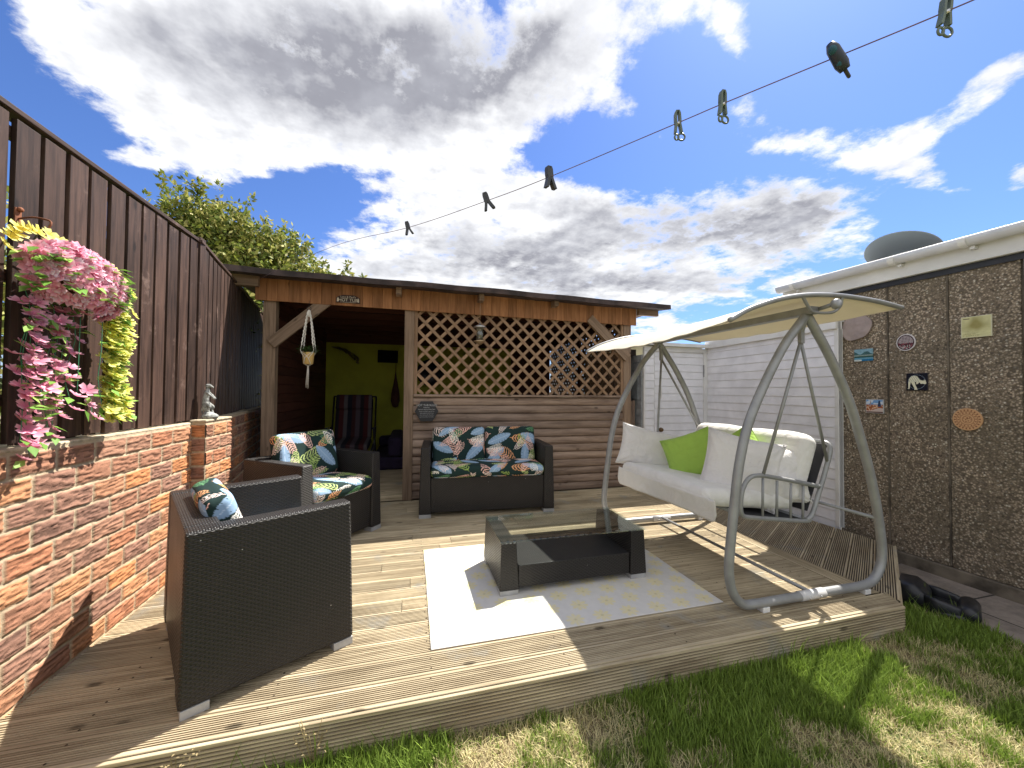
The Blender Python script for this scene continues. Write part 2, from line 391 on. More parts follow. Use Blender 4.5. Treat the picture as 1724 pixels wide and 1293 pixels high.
    def ball(s,c,r,n=14,m_=10,rot=None,**k):
        r=(r,)*3 if not isinstance(r,(tuple,list)) else r; c=Vector(c);V=[];F=[]
        for i in range(m_+1):
            t=math.pi*i/m_
            for j in range(n):
                a=2*math.pi*j/n; p=Vector((r[0]*math.sin(t)*math.cos(a),r[1]*math.sin(t)*math.sin(a),r[2]*math.cos(t)+0)); V.append(c+(rot@p if rot is not None else p))
        for i in range(m_):
            for j in range(n): F.append((i*n+j,(i+1)*n+j,(i+1)*n+(j+1)%n,i*n+(j+1)%n))
        return s.add(V,F,sm=True,**k)
    def prism(s,pts,d,**k):
        """polygon pts (3d list) extruded by vector d"""
        n=len(pts); P=[Vector(p) for p in pts]; d=Vector(d); V=P+[p+d for p in P]
        F=[tuple(range(n))[::-1],tuple(range(n,2*n))]+[(i,(i+1)%n,n+(i+1)%n,n+i) for i in range(n)]
        return s.add(V,F,**k)
    def build(s,name,mat,parent=None,bevel=0,usecol=False,mods=None,seg=2):
        me=bpy.data.meshes.new(name); me.from_pydata(s.v,[],s.f)
        for m_ in (mat if isinstance(mat,(list,tuple)) else [mat]): me.materials.append(m_)
        l=me.uv_layers.new(name='UVMap'); l.data.foreach_set('uv',[x for f in s.uv for p in f for x in p])
        a=me.attributes.new('rnd','FLOAT','POINT'); a.data.foreach_set('value',s.r)
        if usecol:
            a=me.attributes.new('col','FLOAT_COLOR','POINT'); a.data.foreach_set('color',[x for c in s.c for x in (*c,1)])
        me.polygons.foreach_set('material_index',s.mi); me.polygons.foreach_set('use_smooth',s.sm); me.update()
        o=bpy.data.objects.new(name,me); COL.objects.link(o); o.parent=parent
        if bevel:
            b=o.modifiers.new('bevel','BEVEL'); b.width=bevel; b.segments=seg; b.limit_method='ANGLE'; b.angle_limit=R(35)
        return o
def arc(pts,n=6):
    """Catmull-Rom through pts"""
    P=[Vector(p) for p in pts]; out=[]
    for i in range(len(P)-1):
        a=P[max(i-1,0)];b=P[i];c=P[i+1];d=P[min(i+2,len(P)-1)]
        for k in range(n):
            t=k/n; out.append(.5*((2*b)+(c-a)*t+(2*a-5*b+4*c-d)*t*t+(3*b-a-3*c+d)*t**3))
    return out+[P[-1]]
def ring(c,r,axis='y',n=20):
    o=[]
    for i in range(n):
        a=2*math.pi*i/n; x,y=r*math.cos(a),r*math.sin(a)
        o.append(Vector(c)+{'y':Vector((x,0,y)),'x':Vector((0,x,y)),'z':Vector((x,y,0))}[axis])
    return o
def copy_tree(o,parent=None):
    c=o.copy(); COL.objects.link(c); c.parent=parent
    for ch in list(o.children): copy_tree(ch,c)
    return c
def text(name,body,size,loc,rot,mat,parent,ext=.0008,align='CENTER'):
    cu=bpy.data.curves.new(name,'FONT'); cu.body=body; cu.size=size; cu.align_x=align; cu.align_y='CENTER'; cu.extrude=ext
    cu.materials.append(mat); oc=bpy.data.objects.new(name+'_curve',cu); me=bpy.data.meshes.new_from_object(oc); bpy.data.objects.remove(oc)
    o=bpy.data.objects.new(name,me); COL.objects.link(o); o.parent=parent; o.location=loc; o.rotation_euler=rot; return o
# ================================================================ GROUND
LZ=-.167
def sheet(name,pts,z,mat,kind='structure'):
    me=bpy.data.meshes.new(name); me.from_pydata([(x,y,z) for x,y in pts],[],[tuple(range(len(pts)))]); me.materials.append(mat)
    o=bpy.data.objects.new(name,me); COL.objects.link(o); return props(o,kind=kind)
sheet('ground',[(-300,-300),(300,-300),(300,300),(-300,300)],LZ,MT['soil'])
PL=lambda y:3.07+.10*max(0,(y-.6))   # lawn / path border
mb=MB(); mb.prism([(3.10,-2.,LZ-.03),(3.90,-2.,LZ-.03),(3.90,2.4,LZ-.03),(3.30,2.4,LZ-.03),(3.24,1.6,LZ-.03)],(0,0,.045))
o=mb.build('path',MT['path'],bevel=.004); props(o,kind='structure')
# ================================================================ DECK
DY0,DY1=1.545,4.33
def prof(w,g=9,land=.006,dep=.0035):
    q=[(0,-.02),(.0015,-.002),(.003,0)]; a=.003+land; pit=(w-.006-2*land)/g
    for i in range(g):
        q+=[(a+pit*i+pit*.36,0),(a+pit*i+pit*.42,-dep),(a+pit*i+pit*.90,-dep),(a+pit*i+pit*.97,0)]
    q+=[(w-.003,0),(w-.0015,-.002),(w,-.02)]
    return q
def gboard(mb,pr,fn,r):
    """fn(q,h,side)->point"""
    V=[];F=[];U=[]
    for q,h in pr:
        V+=[fn(q,h,0),fn(q,h,1)]
    for i in range(len(pr)-1):
        F.append((2*i,2*i+1,2*i+3,2*i+2))
        a,b,c,d=V[2*i],V[2*i+1],V[2*i+3],V[2*i+2]; L=(Vector(b)-Vector(a)).length
        U.append([(0,pr[i][0]),(L,pr[i][0]),(L,pr[i+1][0]),(0,pr[i+1][0])])
    b0=len(mb.f); mb.add(V,F,U,r)
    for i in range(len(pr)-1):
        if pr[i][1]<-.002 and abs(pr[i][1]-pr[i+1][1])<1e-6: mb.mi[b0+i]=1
mb=MB(); bw=.125; y=DY0; k=0; XB=2.655
while y<DY1-.01:
    w=min(bw-.003,DY1-y-.003); g=9 if w>.1 else max(1,int(w/.013))
    xs=[-1.42]+([] if k<4 else [random.uniform(-.3,1.9)])+[2.60+.001*k if k==0 else XB]
    pr=prof(w,g,land=.012 if k==0 else .006,dep=.0055 if k<14 else .003)
    xr=2.9 if k==0 else XB-.002
    xe=[xs[0]]+xs[1:-1]+[xr]
    for j in range(len(xe)-1):
        r=random.random(); tilt=random.uniform(-.0006,.0006)
        if k==0:
            # front board mitred against the slanted end board
            fn=lambda q,h,s,y=y,a=xe[j],b=xe[j+1]:(a if s==0 else 2.746+q*.6-.004,y+q,h)
        else:
            fn=lambda q,h,s,y=y,a=xe[j],b=xe[j+1],t=tilt:((a+.0015) if s==0 else b-.0015,y+q,h+t)
        gboard(mb,pr,fn,r)
    y+=bw; k+=1
# border board running away from the viewer
gboard(mb,prof(.118,8),lambda q,h,s:(XB+q,(1.675 if s==0 else DY1),h+.001),.75)
# right-hand bay, boards set diagonally, cut off at the white store and at the garage
dv=Vector((.857,.515)); nv=Vector((-.515,.857)); o0=Vector((2.746,DY0+.01))
def xlim(p):
    # intersection of line p + t*dv with the right limits
    best=99
    for a,nrm in ((Vector((3.80,0)),Vector((1,.03))),(Vector((3.80,2.565)),Vector((1,-.0766)))):
        den=dv.dot(nrm); t=(a-p).dot(nrm)/den
        if t>0: best=min(best,t)
    return best
k=0
while k<30:
    def fn(q,h,s,k=k):
        p=o0+nv*(k*bw+q)
        t0=(XB+.121-p.x)/dv.x
        if k==0: t0=max(t0,0.) if q<.04 else t0
        if s==0: a=p+dv*max(t0,(-5 if k else 0)); 
        else: a=p+dv*xlim(p)
        return (a.x,a.y,h)
    if o0.y+k*bw*.857>5.2: break
    gboard(mb,prof(bw-.004),fn,random.random()*.6); k+=1
# front riser: grooved board on edge, with smooth nosing, then the slanted riser
gboard(mb,prof(.118,7,.008,.007),lambda q,h,s:((-1.42 if s==0 else 2.742),DY0-.012+(-h if h>-.01 else .01),-.004-q),.35)
gboard(mb,prof(.05,3,.004,.007),lambda q,h,s:((-1.42 if s==0 else 2.742),DY0-.010+(-h if h>-.01 else .01),-.125-q),.1)
def sl(q,h,s,z0):
    p=(o0-Vector((.004,.012)))+dv*(0 if s==0 else 1.20); hh=(-h if h>-.01 else .01); p=p-nv*0+nv*hh
    return (p.x,p.y,z0-q)
gboard(mb,prof(.118,7,.008,.007),lambda q,h,s:sl(q,h,s,-.004),.2)
gboard(mb,prof(.05,3,.004,.007),lambda q,h,s:sl(q,h,s,-.125),.2)
mb.bb((-1.40,1.56,-.19),(2.66,4.32,-.024),r=.0)
# dull screws over the joists, pressed into the boards
for k in range(22):
    for jx in (-1.1,-.5,.1,.7,1.3,1.9,2.5):
        for dy in (.03,.095):
            yy=DY0+k*bw+dy
            if yy<DY1-.02:
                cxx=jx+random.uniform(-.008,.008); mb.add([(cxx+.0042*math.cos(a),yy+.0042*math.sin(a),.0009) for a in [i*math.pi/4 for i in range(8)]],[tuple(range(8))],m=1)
o=mb.build('deck',[MT['deck'],MT['gshade']]); props(o,kind='structure')
# ================================================================ BRICK WALL
PAL=np.array([(.35,.17,.105),(.31,.165,.115),(.56,.235,.10),(.43,.185,.10),(.38,.20,.13),(.26,.14,.10),(.52,.25,.125),(.44,.215,.12)])
CH,CL=.0946,.2
def brick_panel(name,org,ad,L,z0,z1,nd,parent,ph=0.,cl=CL,step=.0055,seed=0):
    na=int(L/step)+1; nz=int((z1-z0)/step)+1
    A,Z=np.meshgrid(np.linspace(0,L,na),np.linspace(z0,z1,nz),indexing='ij')
    D=(z1-.012-Z); row=np.floor(D/CH).astype(int); fz=D/CH-row
    a2=A+ph+np.where(row%2==0,0,cl*.5)+.008*(vn(row*3.1,row*0,seed)-.5); bi=np.floor(a2/cl).astype(int); fa=a2/cl-bi
    wob=.0025*(fbm(A*30,Z*30,2,5)-.5)
    de=np.minimum(np.minimum(fa,1-fa)*cl,np.minimum(fz,1-fz)*CH)+wob
    mo=.0042; inside=np.clip((de-mo)/.005,0,1); inside=np.where(D<0,0,inside)
    tear=fbm(A*20+bi*3.7,Z*150+row*1.9,4,seed); tear2=fbm(A*60,Z*160,3,seed+3)
    crest=np.clip((tear-.42)*6,0,1)
    H=inside*(.0060+.0048*(crest-.5)*inside+.003*tear2)+(1-inside)*.0015*fbm(A*90,Z*90,2,9)
    key=(bi*7919+row*104729+seed*31)%9973; rr=_T[key&255,(key>>4)&255]
    c=PAL[(rr*8).astype(int)%8]
    c=c*(.78+.44*tear[...,None])*(.8+.4*tear2[...,None])
    c=c*(1-.35*((crest<.12)[...,None]))
    mc=np.array([.47,.37,.25])*(.75+.5*fbm(A*60,Z*60,3,2)[...,None])
    c=c*inside[...,None]+mc*(1-inside[...,None])
    ad=np.array(ad,float);nd=np.array(nd,float);org=np.array(org,float)
    V=org+A[...,None]*ad+H[...,None]*nd; V[...,2]=Z
    idx=np.arange(na*nz).reshape(na,nz)
    F=np.stack([idx[:-1,:-1],idx[1:,:-1],idx[1:,1:],idx[:-1,1:]],-1).reshape(-1,4)
    if np.cross(ad,[0,0,1])@nd<0: F=F[:,::-1]
    return npmesh(name,V.reshape(-1,3),F,MT['brick'],parent,True,c.reshape(-1,3))
wl=empty('brick_wall',(-1.41,1.5,0),label='low rustic red brick garden wall with pale mortar under the brown fence',cat='garden wall')
def inv(o,par):
    o.parent=par; o.matrix_parent_inverse=par.matrix_basis.inverted() if hasattr(par,'matrix_basis') else Matrix(); return o
def place(par): return Matrix.Translation(-par.location)
def rel(o,par):
    """child built in world coordinates: keep it where it is under an unrotated parent"""
    o.parent=par; o.location=Vector(o.location)-Vector(par.location); return o
rel(brick_panel('brick_face',(-1.419,.35,0),(0,1,0),2.70,-.2,.965,(1,0,0),None,.13,seed=1),wl)
rel(brick_panel('brick_face',(-1.419,3.41,0),(-.18,.984,0),2.9,-.05,.975,(.984,.18,0),None,.07,seed=2,step=.008),wl)
pr_=empty('brick_pier',(-1.34,3.2,0),label='square brick pier projecting from the low wall with a pale mortar cap',cat='brick pier')
rel(brick_panel('brick_face',(-1.419,3.035,0),(1,0,0),.081,0,.975,(0,-1,0),None,.06,cl=.30,seed=3),pr_)
rel(brick_panel('brick_face',(-1.338,3.035,0),(0,1,0),.375,0,.975,(1,0,0),None,.10,seed=4),pr_)
mb=MB(); mb.bb((-1.60,.35,-.2),(-1.422,3.42,.955)); mb.box((-1.775,4.84,.378),(.17,2.95,1.156),rot=Matrix.Rotation(math.atan(.183),3,'Z')); rel(mb.build('wall_core',MT['mortar']),wl)
mb=MB(); mb.bb((-1.60,.35,.957),(-1.417,3.42,.972)); mb.box((-1.772,4.84,.9655),(.18,2.95,.015),rot=Matrix.Rotation(math.atan(.183),3,'Z')); rel(mb.build('mortar_capping',MT['mortar'],bevel=.006),wl)
mb=MB(); mb.bb((-1.421,3.036,0),(-1.342,3.41,.972)); rel(mb.build('pier_core',MT['mortar']),pr_)
mb=MB(); mb.bb((-1.43,3.028,.973),(-1.330,3.42,.990)); rel(mb.build('mortar_cap',MT['mortar'],bevel=.008),pr_)
# ================================================================ FENCE
fx=-1.45
def fence(y0,y1,ztop,label,start=0,posts=()):
    t=empty('board_fence',(fx,y0,.95),label=label,cat='fence')
    fb=MB(); bk=MB(); y=y0; 
    while y<y1-.03:
        yy=y+random.uniform(-.004,.004)
        fb.bb((fx-.019,yy,.975+random.uniform(0,.012)),(fx,yy+.096,ztop-.03+random.uniform(-.012,.004)))
        bk.bb((fx-.062,yy+.083,.97),(fx-.044,yy+.083+.052,ztop-.03))
        y+=.1188
    rel(fb.build('front_boards',MT['fence'],bevel=.002),t); rel(bk.build('back_boards',MT['fence']),t)
    for z in (1.15,1.62,ztop-.09):
        m=MB(); m.bb((fx-.0435,y0-.05,z-.022),(fx-.0195,y1,z+.022)); rel(m.build('rail',MT['fence']),t)
    m=MB(); m.bb((fx-.07,y0-.1,ztop-.022),(fx+.008,y1,ztop)); rel(m.build('capping_rail',MT['fence'],bevel=.003),t)
    for yp in posts:
        m=MB(); m.bb((fx-.075,yp,.972),(fx+.012,yp+.075,ztop+.015)); rel(m.build('post',MT['fence'],bevel=.003),t)
    return t
fence(.43,3.13,2.255,'tall dark brown board fence on top of the brick wall, behind the flower basket',posts=(3.135,))
f2=fence(3.225,6.2,2.25,'far stretch of dark brown fence bending away and running in under the shelter roof',posts=()); f2.rotation_euler.z=math.atan(.19)
# ================================================================ SHELTER
YF=4.33
sh=empty('garden_shelter',(.65,YF,0),label='brown timber garden shelter with lattice screen, log boards and felt roof',cat='shelter')
def P(mb,name,mat,**k): return rel(mb.build(name,MT[mat],**k),sh)
for x0,x1 in ((-1.44,-1.325),(-.067,.035),(2.64,2.745)):
    m=MB(); m.bb((x0,YF,0),(x1,YF+.10,2.12)); P(m,'post','post',bevel=.004)
# fascia of upright matchboards
m=MB(); x=-1.50; zt=lambda x:2.345-.018*(x+1.5)/4.3
while x<2.80:
    w=.1; m.bb((x,YF-.036,2.092-.007*(x+1.5)),(min(x+w,2.80)-.0016,YF-.018,zt(x)-.03)); x+=w
P(m,'fascia','fascia',bevel=.003)
for a,b,r in (((-1.36,YF-.012,1.66),(-.84,YF-.012,2.14),.4),((2.68,YF-.030,1.64),(2.14,YF-.030,2.12),.8)):
    m=MB(); m.bar(a,b,.034,.11,up=(0,0,1),r=r); P(m,'brace','post',bevel=.003)
for a,b in (((-1.74,YF-.10,2.215),(-1.455,YF-.05,2.335)),((2.80,YF-.09,2.19),(3.09,YF-.04,2.30))):
    m=MB(); m.bb(a,b); P(m,'eaves_beam','post',bevel=.003)
for x in (-.13,.76,1.655):
    m=MB(); m.bb((x-.028,YF-.16,2.215),(x+.028,YF-.037,2.30)); P(m,'rafter_end','post',bevel=.003)
# roof: boarded deck with felt whose front edge ripples
xs=np.linspace(-1.78,3.12,60); V=[];F=[]
ys=[4.03,4.05,5.2,7.5]
for x in xs:
    rip=.004*math.sin(x*2.1)+.003*math.sin(x*7.3+1)
    zb=2.335-.014*(x+1.6)/1.2*.9+rip
    for dy,z in ((4.035,zb-.045),(4.04,zb+.012),(4.30,zb+.030),(5.6,zb+.10),(7.5,zb+.02)): V.append((x,dy,z))
    for dy,z in ((7.5,zb-.03),(4.30,zb-.012)): V.append((x,dy,z))
K=7
for i in range(len(xs)-1):
    for j in range(K): a=i*K+j; b=i*K+(j+1)%K; F.append((a,a+K,b+K,b))
F+=[tuple(range(K)),tuple((len(xs)-1)*K+j for j in range(K))[::-1]]
m=MB(); m.add(V,F); P(m,'roof','felt')
# log-lap lower wall
m=MB(); zc=0.; n=12; hh=1.135/n
for i in range(n):
    V=[];U=[];F=[]; x0,x1=.036,2.639
    xx=[x0,x1]; q=[]
    for a in range(9):
        t=a/8; q.append((i*hh+t*(hh-.004), YF+.03-.017*math.sin(math.pi*min(1,.12+t*.9))**.7))
    q=[(i*hh,YF+.045)]+q+[(i*hh+hh-.002,YF+.045)]
    for z_,y_ in q: V+=[(x0,y_,z_),(x1,y_,z_)]
    for a in range(len(q)-1):
        F.append((2*a,2*a+1,2*a+3,2*a+2)); U.append([(x0,q[a][0]),(x1,q[a][0]),(x1,q[a+1][0]),(x0,q[a+1][0])])
    m.add(V,F,U,sm=True)
m.bb((.036,YF+.046,0),(2.639,YF+.06,1.13),r=.5); P(m,'log_board_wall','clad')
m=MB(); m.bb((.036,YF-.012,1.136),(2.639,YF+.09,1.162)); P(m,'sill','clad',bevel=.004)
def lattice(a0,a1,z0,z1,pt,name,mat='lat',pitch=.163,w=.034,t=.009,inner=0):
    """diagonal slats in plane given by pt(a,z,offset)"""
    for lay,sg in ((0,1),(1,-1)):
        m=MB(); c=-(z1-z0)-.1
        while c<(a1-a0)+(z1-z0):
            # line a = a0+c + s , z = z0+s (sg=1)  or z1-s
            s0=max(0,-c); s1=min(z1-z0,(a1-a0)-c)
            if s1-s0>.03:
                f=lambda s:(a0+c+s,(z0+s) if sg<0 else (z1-s))
                p,q=f(s0),f(s1); A=Vector(pt(*p,lay*t)); B=Vector(pt(*q,lay*t))
                nrm=Vector(pt(p[0],p[1],1))-Vector(pt(p[0],p[1],0))
                m.bar(A,B,t-.0006,w,up=nrm.cross(B-A)) if True else None
            c+=pitch
        P(m,name,mat,bevel=.0015)
lattice(.075,2.605,1.163,2.105,lambda a,z,o:(a,YF+.02+o,z),'lattice')
for x0,x1 in ((.037,.074),(2.606,2.639)):
    m=MB(); m.bb((x0,YF+.008,1.163),(x1,YF+.042,2.11)); P(m,'lattice_frame','lat',bevel=.002)
lattice(YF+.12,7.1,1.1,2.1,lambda a,z,o:(2.70-o,a,z),'side_lattice',pitch=.115,w=.056)
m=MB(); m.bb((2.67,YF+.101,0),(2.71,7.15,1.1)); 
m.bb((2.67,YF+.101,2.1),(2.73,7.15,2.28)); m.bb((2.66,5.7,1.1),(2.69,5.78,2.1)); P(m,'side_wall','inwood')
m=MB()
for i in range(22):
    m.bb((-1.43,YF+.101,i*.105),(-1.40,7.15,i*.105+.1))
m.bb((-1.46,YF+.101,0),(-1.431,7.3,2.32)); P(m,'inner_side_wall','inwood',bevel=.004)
m=MB(); m.bb((-1.40,7.12,0),(1.9,7.16,2.02)); P(m,'lime_wall','green')
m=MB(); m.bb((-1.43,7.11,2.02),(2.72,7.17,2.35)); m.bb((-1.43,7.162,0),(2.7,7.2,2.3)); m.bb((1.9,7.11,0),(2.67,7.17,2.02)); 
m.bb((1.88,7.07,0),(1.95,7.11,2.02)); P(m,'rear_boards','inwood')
m=MB(); m.bb((-1.40,4.36,0),(2.66,7.10,.055)); P(m,'shelter_floor','deck')
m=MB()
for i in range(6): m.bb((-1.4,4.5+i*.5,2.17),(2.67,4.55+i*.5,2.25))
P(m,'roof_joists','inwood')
# ================================================================ WHITE STORE
na=Vector((3.757,2.565,0)); fa=Vector((3.89,4.30,0)); ad=(fa-na).normalized(); an=Vector((-ad.y,ad.x,0))   # an points to the viewer side (left)
ws=empty('white_store',tuple(fa),label='white shiplap clad garden store with a narrow door, beside the shelter',cat='store shed')
PW=lambda mb,name,mat,**k: rel(mb.build(name,MT[mat],**k),ws)
def cladding(name,p,q,out,z0,z1,h,par,x_in=0):
    m=MB(); p=Vector(p);q=Vector(q); z=z0
    while z<z1-.01:
        ze=min(z+h-.004,z1)
        A=p+out*.0;B=q+out*.0
        m.hexa([p+Vector((0,0,z)),q+Vector((0,0,z)),q-out*.02+Vector((0,0,z)),p-out*.02+Vector((0,0,z)),
                p-out*.006+Vector((0,0,ze)),q-out*.006+Vector((0,0,ze)),q-out*.02+Vector((0,0,ze)),p-out*.02+Vector((0,0,ze))])
        z+=h
    return rel(m.build(name,MT['wboard'],bevel=.0015),par)
m=MB(); m.hexa([na-an*.008,fa-an*.008,fa-an*.05,na-an*.05]+[v+Vector((0,0,1.80)) for v in (na-an*.008,fa-an*.008,fa-an*.05,na-an*.05)]); m.bb((2.94,4.312,0),(3.86,4.34,1.79)); PW(m,'core','wplas')
cladding('side_cladding',na,fa,an,-.05,1.80,.0945,ws)
D0=Vector((2.93,4.30,0)); DS=Vector((3.08,4.30,0)); DE=Vector((3.835,4.30,0)); out=Vector((0,-1,0))
cladding('front_cladding',D0,DS-Vector((.012,0,0)),out,0,1.76,.097,ws)
dr=cladding('door',DS,DE,out,.03,1.73,.097,ws)
m=MB(); m.bb((3.836,4.290,0),(3.93,4.36,1.80)); PW(m,'corner_trim','wplas',bevel=.003)
m=MB(); m.bb((2.915,4.295,0),(2.935,4.33,1.76)); PW(m,'corner_trim','wplas',bevel=.003)
m=MB(); m.bb((2.915,4.288,1.745),(3.87,4.33,1.80)); PW(m,'head_trim','wplas',bevel=.003)
m=MB()
pc=na+an*.004
m.hexa([pc+Vector((0,0,0)),pc+ad*.035,pc+ad*.035-an*.05,pc-an*.05]+[v+Vector((0,0,1.9)) for v in (pc,pc+ad*.035,pc+ad*.035-an*.05,pc-an*.05)])
PW(m,'corner_trim','wplas',bevel=.003)
# roof board of the store
up=Vector((0,0,1))
m=MB(); p0=na+an*.03; p1=fa+an*.03
m.hexa([p0+up*1.80,p1+up*1.80,p1-an*.06+up*1.80,p0-an*.06+up*1.80,p0+up*1.895,p1+up*1.895,p1-an*.06+up*1.895,p0-an*.06+up*1.895])
PW(m,'roof_edge','wplas',bevel=.004)
m=MB(); m.bb((2.87,4.22,1.81),(3.86,6.2,1.85)); PW(m,'roof','wplas')
m=MB(); q0=na-an*.04
m.hexa([q0+up*1.865,fa-an*.04+up*1.865,fa-an*1.2+up*1.865,q0-an*1.2+up*1.865,q0+up*1.89,fa-an*.04+up*1.89,fa-an*1.2+up*1.89,q0-an*1.2+up*1.89])
PW(m,'roof','wplas')
def relp(o,par):
    """child of a part whose part's own origin is offset"""
    o.parent=par; o.location=Vector(o.location)-Vector(par.matrix_basis.translation)-Vector(par.parent.location if par.parent else (0,0,0)); return o
m=MB(); m.tube(arc([(3.14,4.30,1.30),(3.14,4.26,1.28),(3.145,4.255,1.21),(3.14,4.26,1.14),(3.14,4.30,1.12)],4),.009,n=8)
relp(m.build('handle',MT['wplas']),dr)
m=MB(); m.lathe([(.0,.03),(.016,.03),(.024,.02),(.030,0),(.030,-.012)],(3.165,4.29,.72),rot=Matrix.Rotation(R(90),3,'X'),n=16)
relp(m.build('lock_knob',plain('brass_brown',(.16,.10,.05),.35,metal=.5)),dr)
for z in (.45,1.5): 
    m=MB(); m.bb((3.828,4.288,z-.08),(3.842,4.2965,z+.08)); relp(m.build('hinge',MT['steel']),dr)
# left side wall of the store, its shade put into the grey colour
gs=empty('store_side_wall',(3.0,5.0,0),label='left side wall of the white store, shade painted in as grey, with a dull plastic window',cat='side wall')
m=MB()
for i in range(17): m.bb((2.90,4.335,i*.1),(2.92,6.0,i*.1+.095)); m.bb((2.921,4.335,i*.1),(2.935,6.0,i*.1+.1))
rel(m.build('cladding',plain('shaded_cladding',(.32,.34,.36),.6),bevel=.002),gs)
m=MB(); m.bb((2.80,4.50,1.70),(2.93,6.0,1.78)); rel(m.build('roof_edge',MT['felt']),gs)
m=MB(); m.bb((2.889,4.40,1.12),(2.899,4.85,1.42)); rel(m.build('window',plain('dull_pane',(.25,.28,.30),.15)),gs)
bf=empty('timber_screen',(2.9,4.6,0),label='short brown timber screen between the shelter and the white store',cat='screen fence')
m=MB()
for i in range(3): m.bb((2.752+i*.042,4.44,0),(2.752+i*.042+.039,4.46,1.10+random.uniform(-.01,.01)))
rel(m.build('boards',MT['clad'],bevel=.002),bf)
# ================================================================ GARAGE
MT['plinth']=plain('stained_concrete',(.15,.125,.095),.95,var=.3,sc=6,bs=.6,bsc=60)
ga=empty('garage',(3.9,2,LZ),label='pebbledashed garage wall with white fascia and gutter along the path',cat='garage')
GX=lambda y:3.945-.045*y
PG=lambda mb,name,mat,**k: rel(mb.build(name,MT[mat],**k),ga)
def gbox(m,y0,y1,z0,z1,off0,off1,**k):
    """box along the garage wall; off = distance outwards (towards -x) of near and far faces"""
    P_=[]
    for z in (z0,z1): P_+=[(GX(y0)-off1,y0,z),(GX(y0)-off0,y0,z),(GX(y1)-off0,y1,z),(GX(y1)-off1,y1,z)]
    return m.hexa(P_,**k)
jo=[3.10,2.245,1.885,1.53]
for a,b in ((2.60,2.25),(2.24,1.89),(1.88,1.54)):
    m=MB(); gbox(m,b,a,-.06,2.2,-.1,0); PG(m,'wall_panel','pebble',bevel=.006)
m=MB(); gbox(m,2.60,3.095,1.93,2.2,-.1,0); PG(m,'wall_panel','pebble')
m=MB(); gbox(m,1.51,2.59,-.05,2.2,-.1,-.012); gbox(m,2.2405,2.2495,-.05,2.19,-.1,.0035);gbox(m,1.8805,1.8895,-.05,2.19,-.1,.0035); PG(m,'joint_strip','plinth')
m=MB(); gbox(m,-.5,3.1,LZ,-.062,-.1,.02); PG(m,'plinth','plinth',bevel=.008)
m=MB(); gbox(m,1.40,1.52,LZ+.1,2.2,-.1,.01); PG(m,'door_post','wplas')
m=MB(); gbox(m,-.5,1.39,-.05,2.2,-.1,-.03); PG(m,'wall_panel','pebble')
m=MB(); gbox(m,-.5,3.10,2.145,2.27,.0,.045); PG(m,'fascia','wplas',bevel=.003)
m=MB(); gbox(m,-.5,3.08,2.10,2.1445,.0,.012); PG(m,'soffit_shadow_strip','black')  # black strip standing in for the shade under the fascia
# gutter: half-round with rolled lip and joints
m=MB(); pr=[]
for a in range(9):
    t=math.pi*a/8; pr.append((.09+.042*math.cos(t)+.0,2.300-.052*math.sin(t)))
pr=[(.128,2.312)]+pr+[(.052,2.312)]
V=[];F=[]
Y=[-.5,3.11]
for y_ in Y:
    for o_,z_ in pr: V.append((GX(y_)-o_,y_,z_))
    for o_,z_ in pr[::-1]: V.append((GX(y_)-(.09+(o_-.09)*.9),y_,z_+.004))
n_=len(pr)*2
for j in range(n_): F.append((j,(j+1)%n_,n_+(j+1)%n_,n_+j))
F.append(tuple(n_+j for j in range(len(pr))))
m.add(V,F,sm=True); PG(m,'gutter','wplas')
for y_ in (2.95,2.15,1.75,1.1):
    m=MB(); q=[]
    for a in range(9):
        t=math.pi*a/8; q.append((.09+.048*math.cos(t),2.300-.058*math.sin(t)))
    for (a,b),(c,d) in zip(q[:-1],q[1:]):
        m.hexa([(GX(y_)-a,y_-.02,b),(GX(y_)-a,y_+.02,b),(GX(y_)-c,y_+.02,d),(GX(y_)-c,y_-.02,d),
                (GX(y_)-(.09+(a-.09)*.88),y_-.02,2.30+(b-2.30)*.88),(GX(y_)-(.09+(a-.09)*.88),y_+.02,2.30+(b-2.30)*.88),(GX(y_)-(.09+(c-.09)*.88),y_+.02,2.30+(d-2.30)*.88),(GX(y_)-(.09+(c-.09)*.88),y_-.02,2.30+(d-2.30)*.88)])
    m.bb((GX(y_)-.085,y_-.045,2.225),(GX(y_)-.0455,y_-.02,2.245)); PG(m,'gutter_bracket','wplas')
# roof of overlapping sheets whose maroon ends show above the gutter
m=MB(); y=-.5; k=0
while y<3.1:
    V=[];F=[]
    for j in range(7):
        t=j/6; yy=y+t*.33; zz=2.312+.022*math.sin(math.pi*t)**2
        V+=[(GX(yy)-.075,yy,zz),(GX(yy)+2.4,yy,zz+.30),(GX(yy)+2.4,yy,zz+.28),(GX(yy)-.075,yy,zz-.006)]
    for j in range(6):
        for e in range(4): F.append((j*4+e,j*4+(e+1)%4,j*4+4+(e+1)%4,j*4+4+e))
    F+=[(0,1,2,3),(24,27,26,25)]
    m.add(V,F,sm=True); y+=.33
PG(m,'roof',None or 'maroon',bevel=0) if 'maroon' in MT else PG(m,'roof','felt')
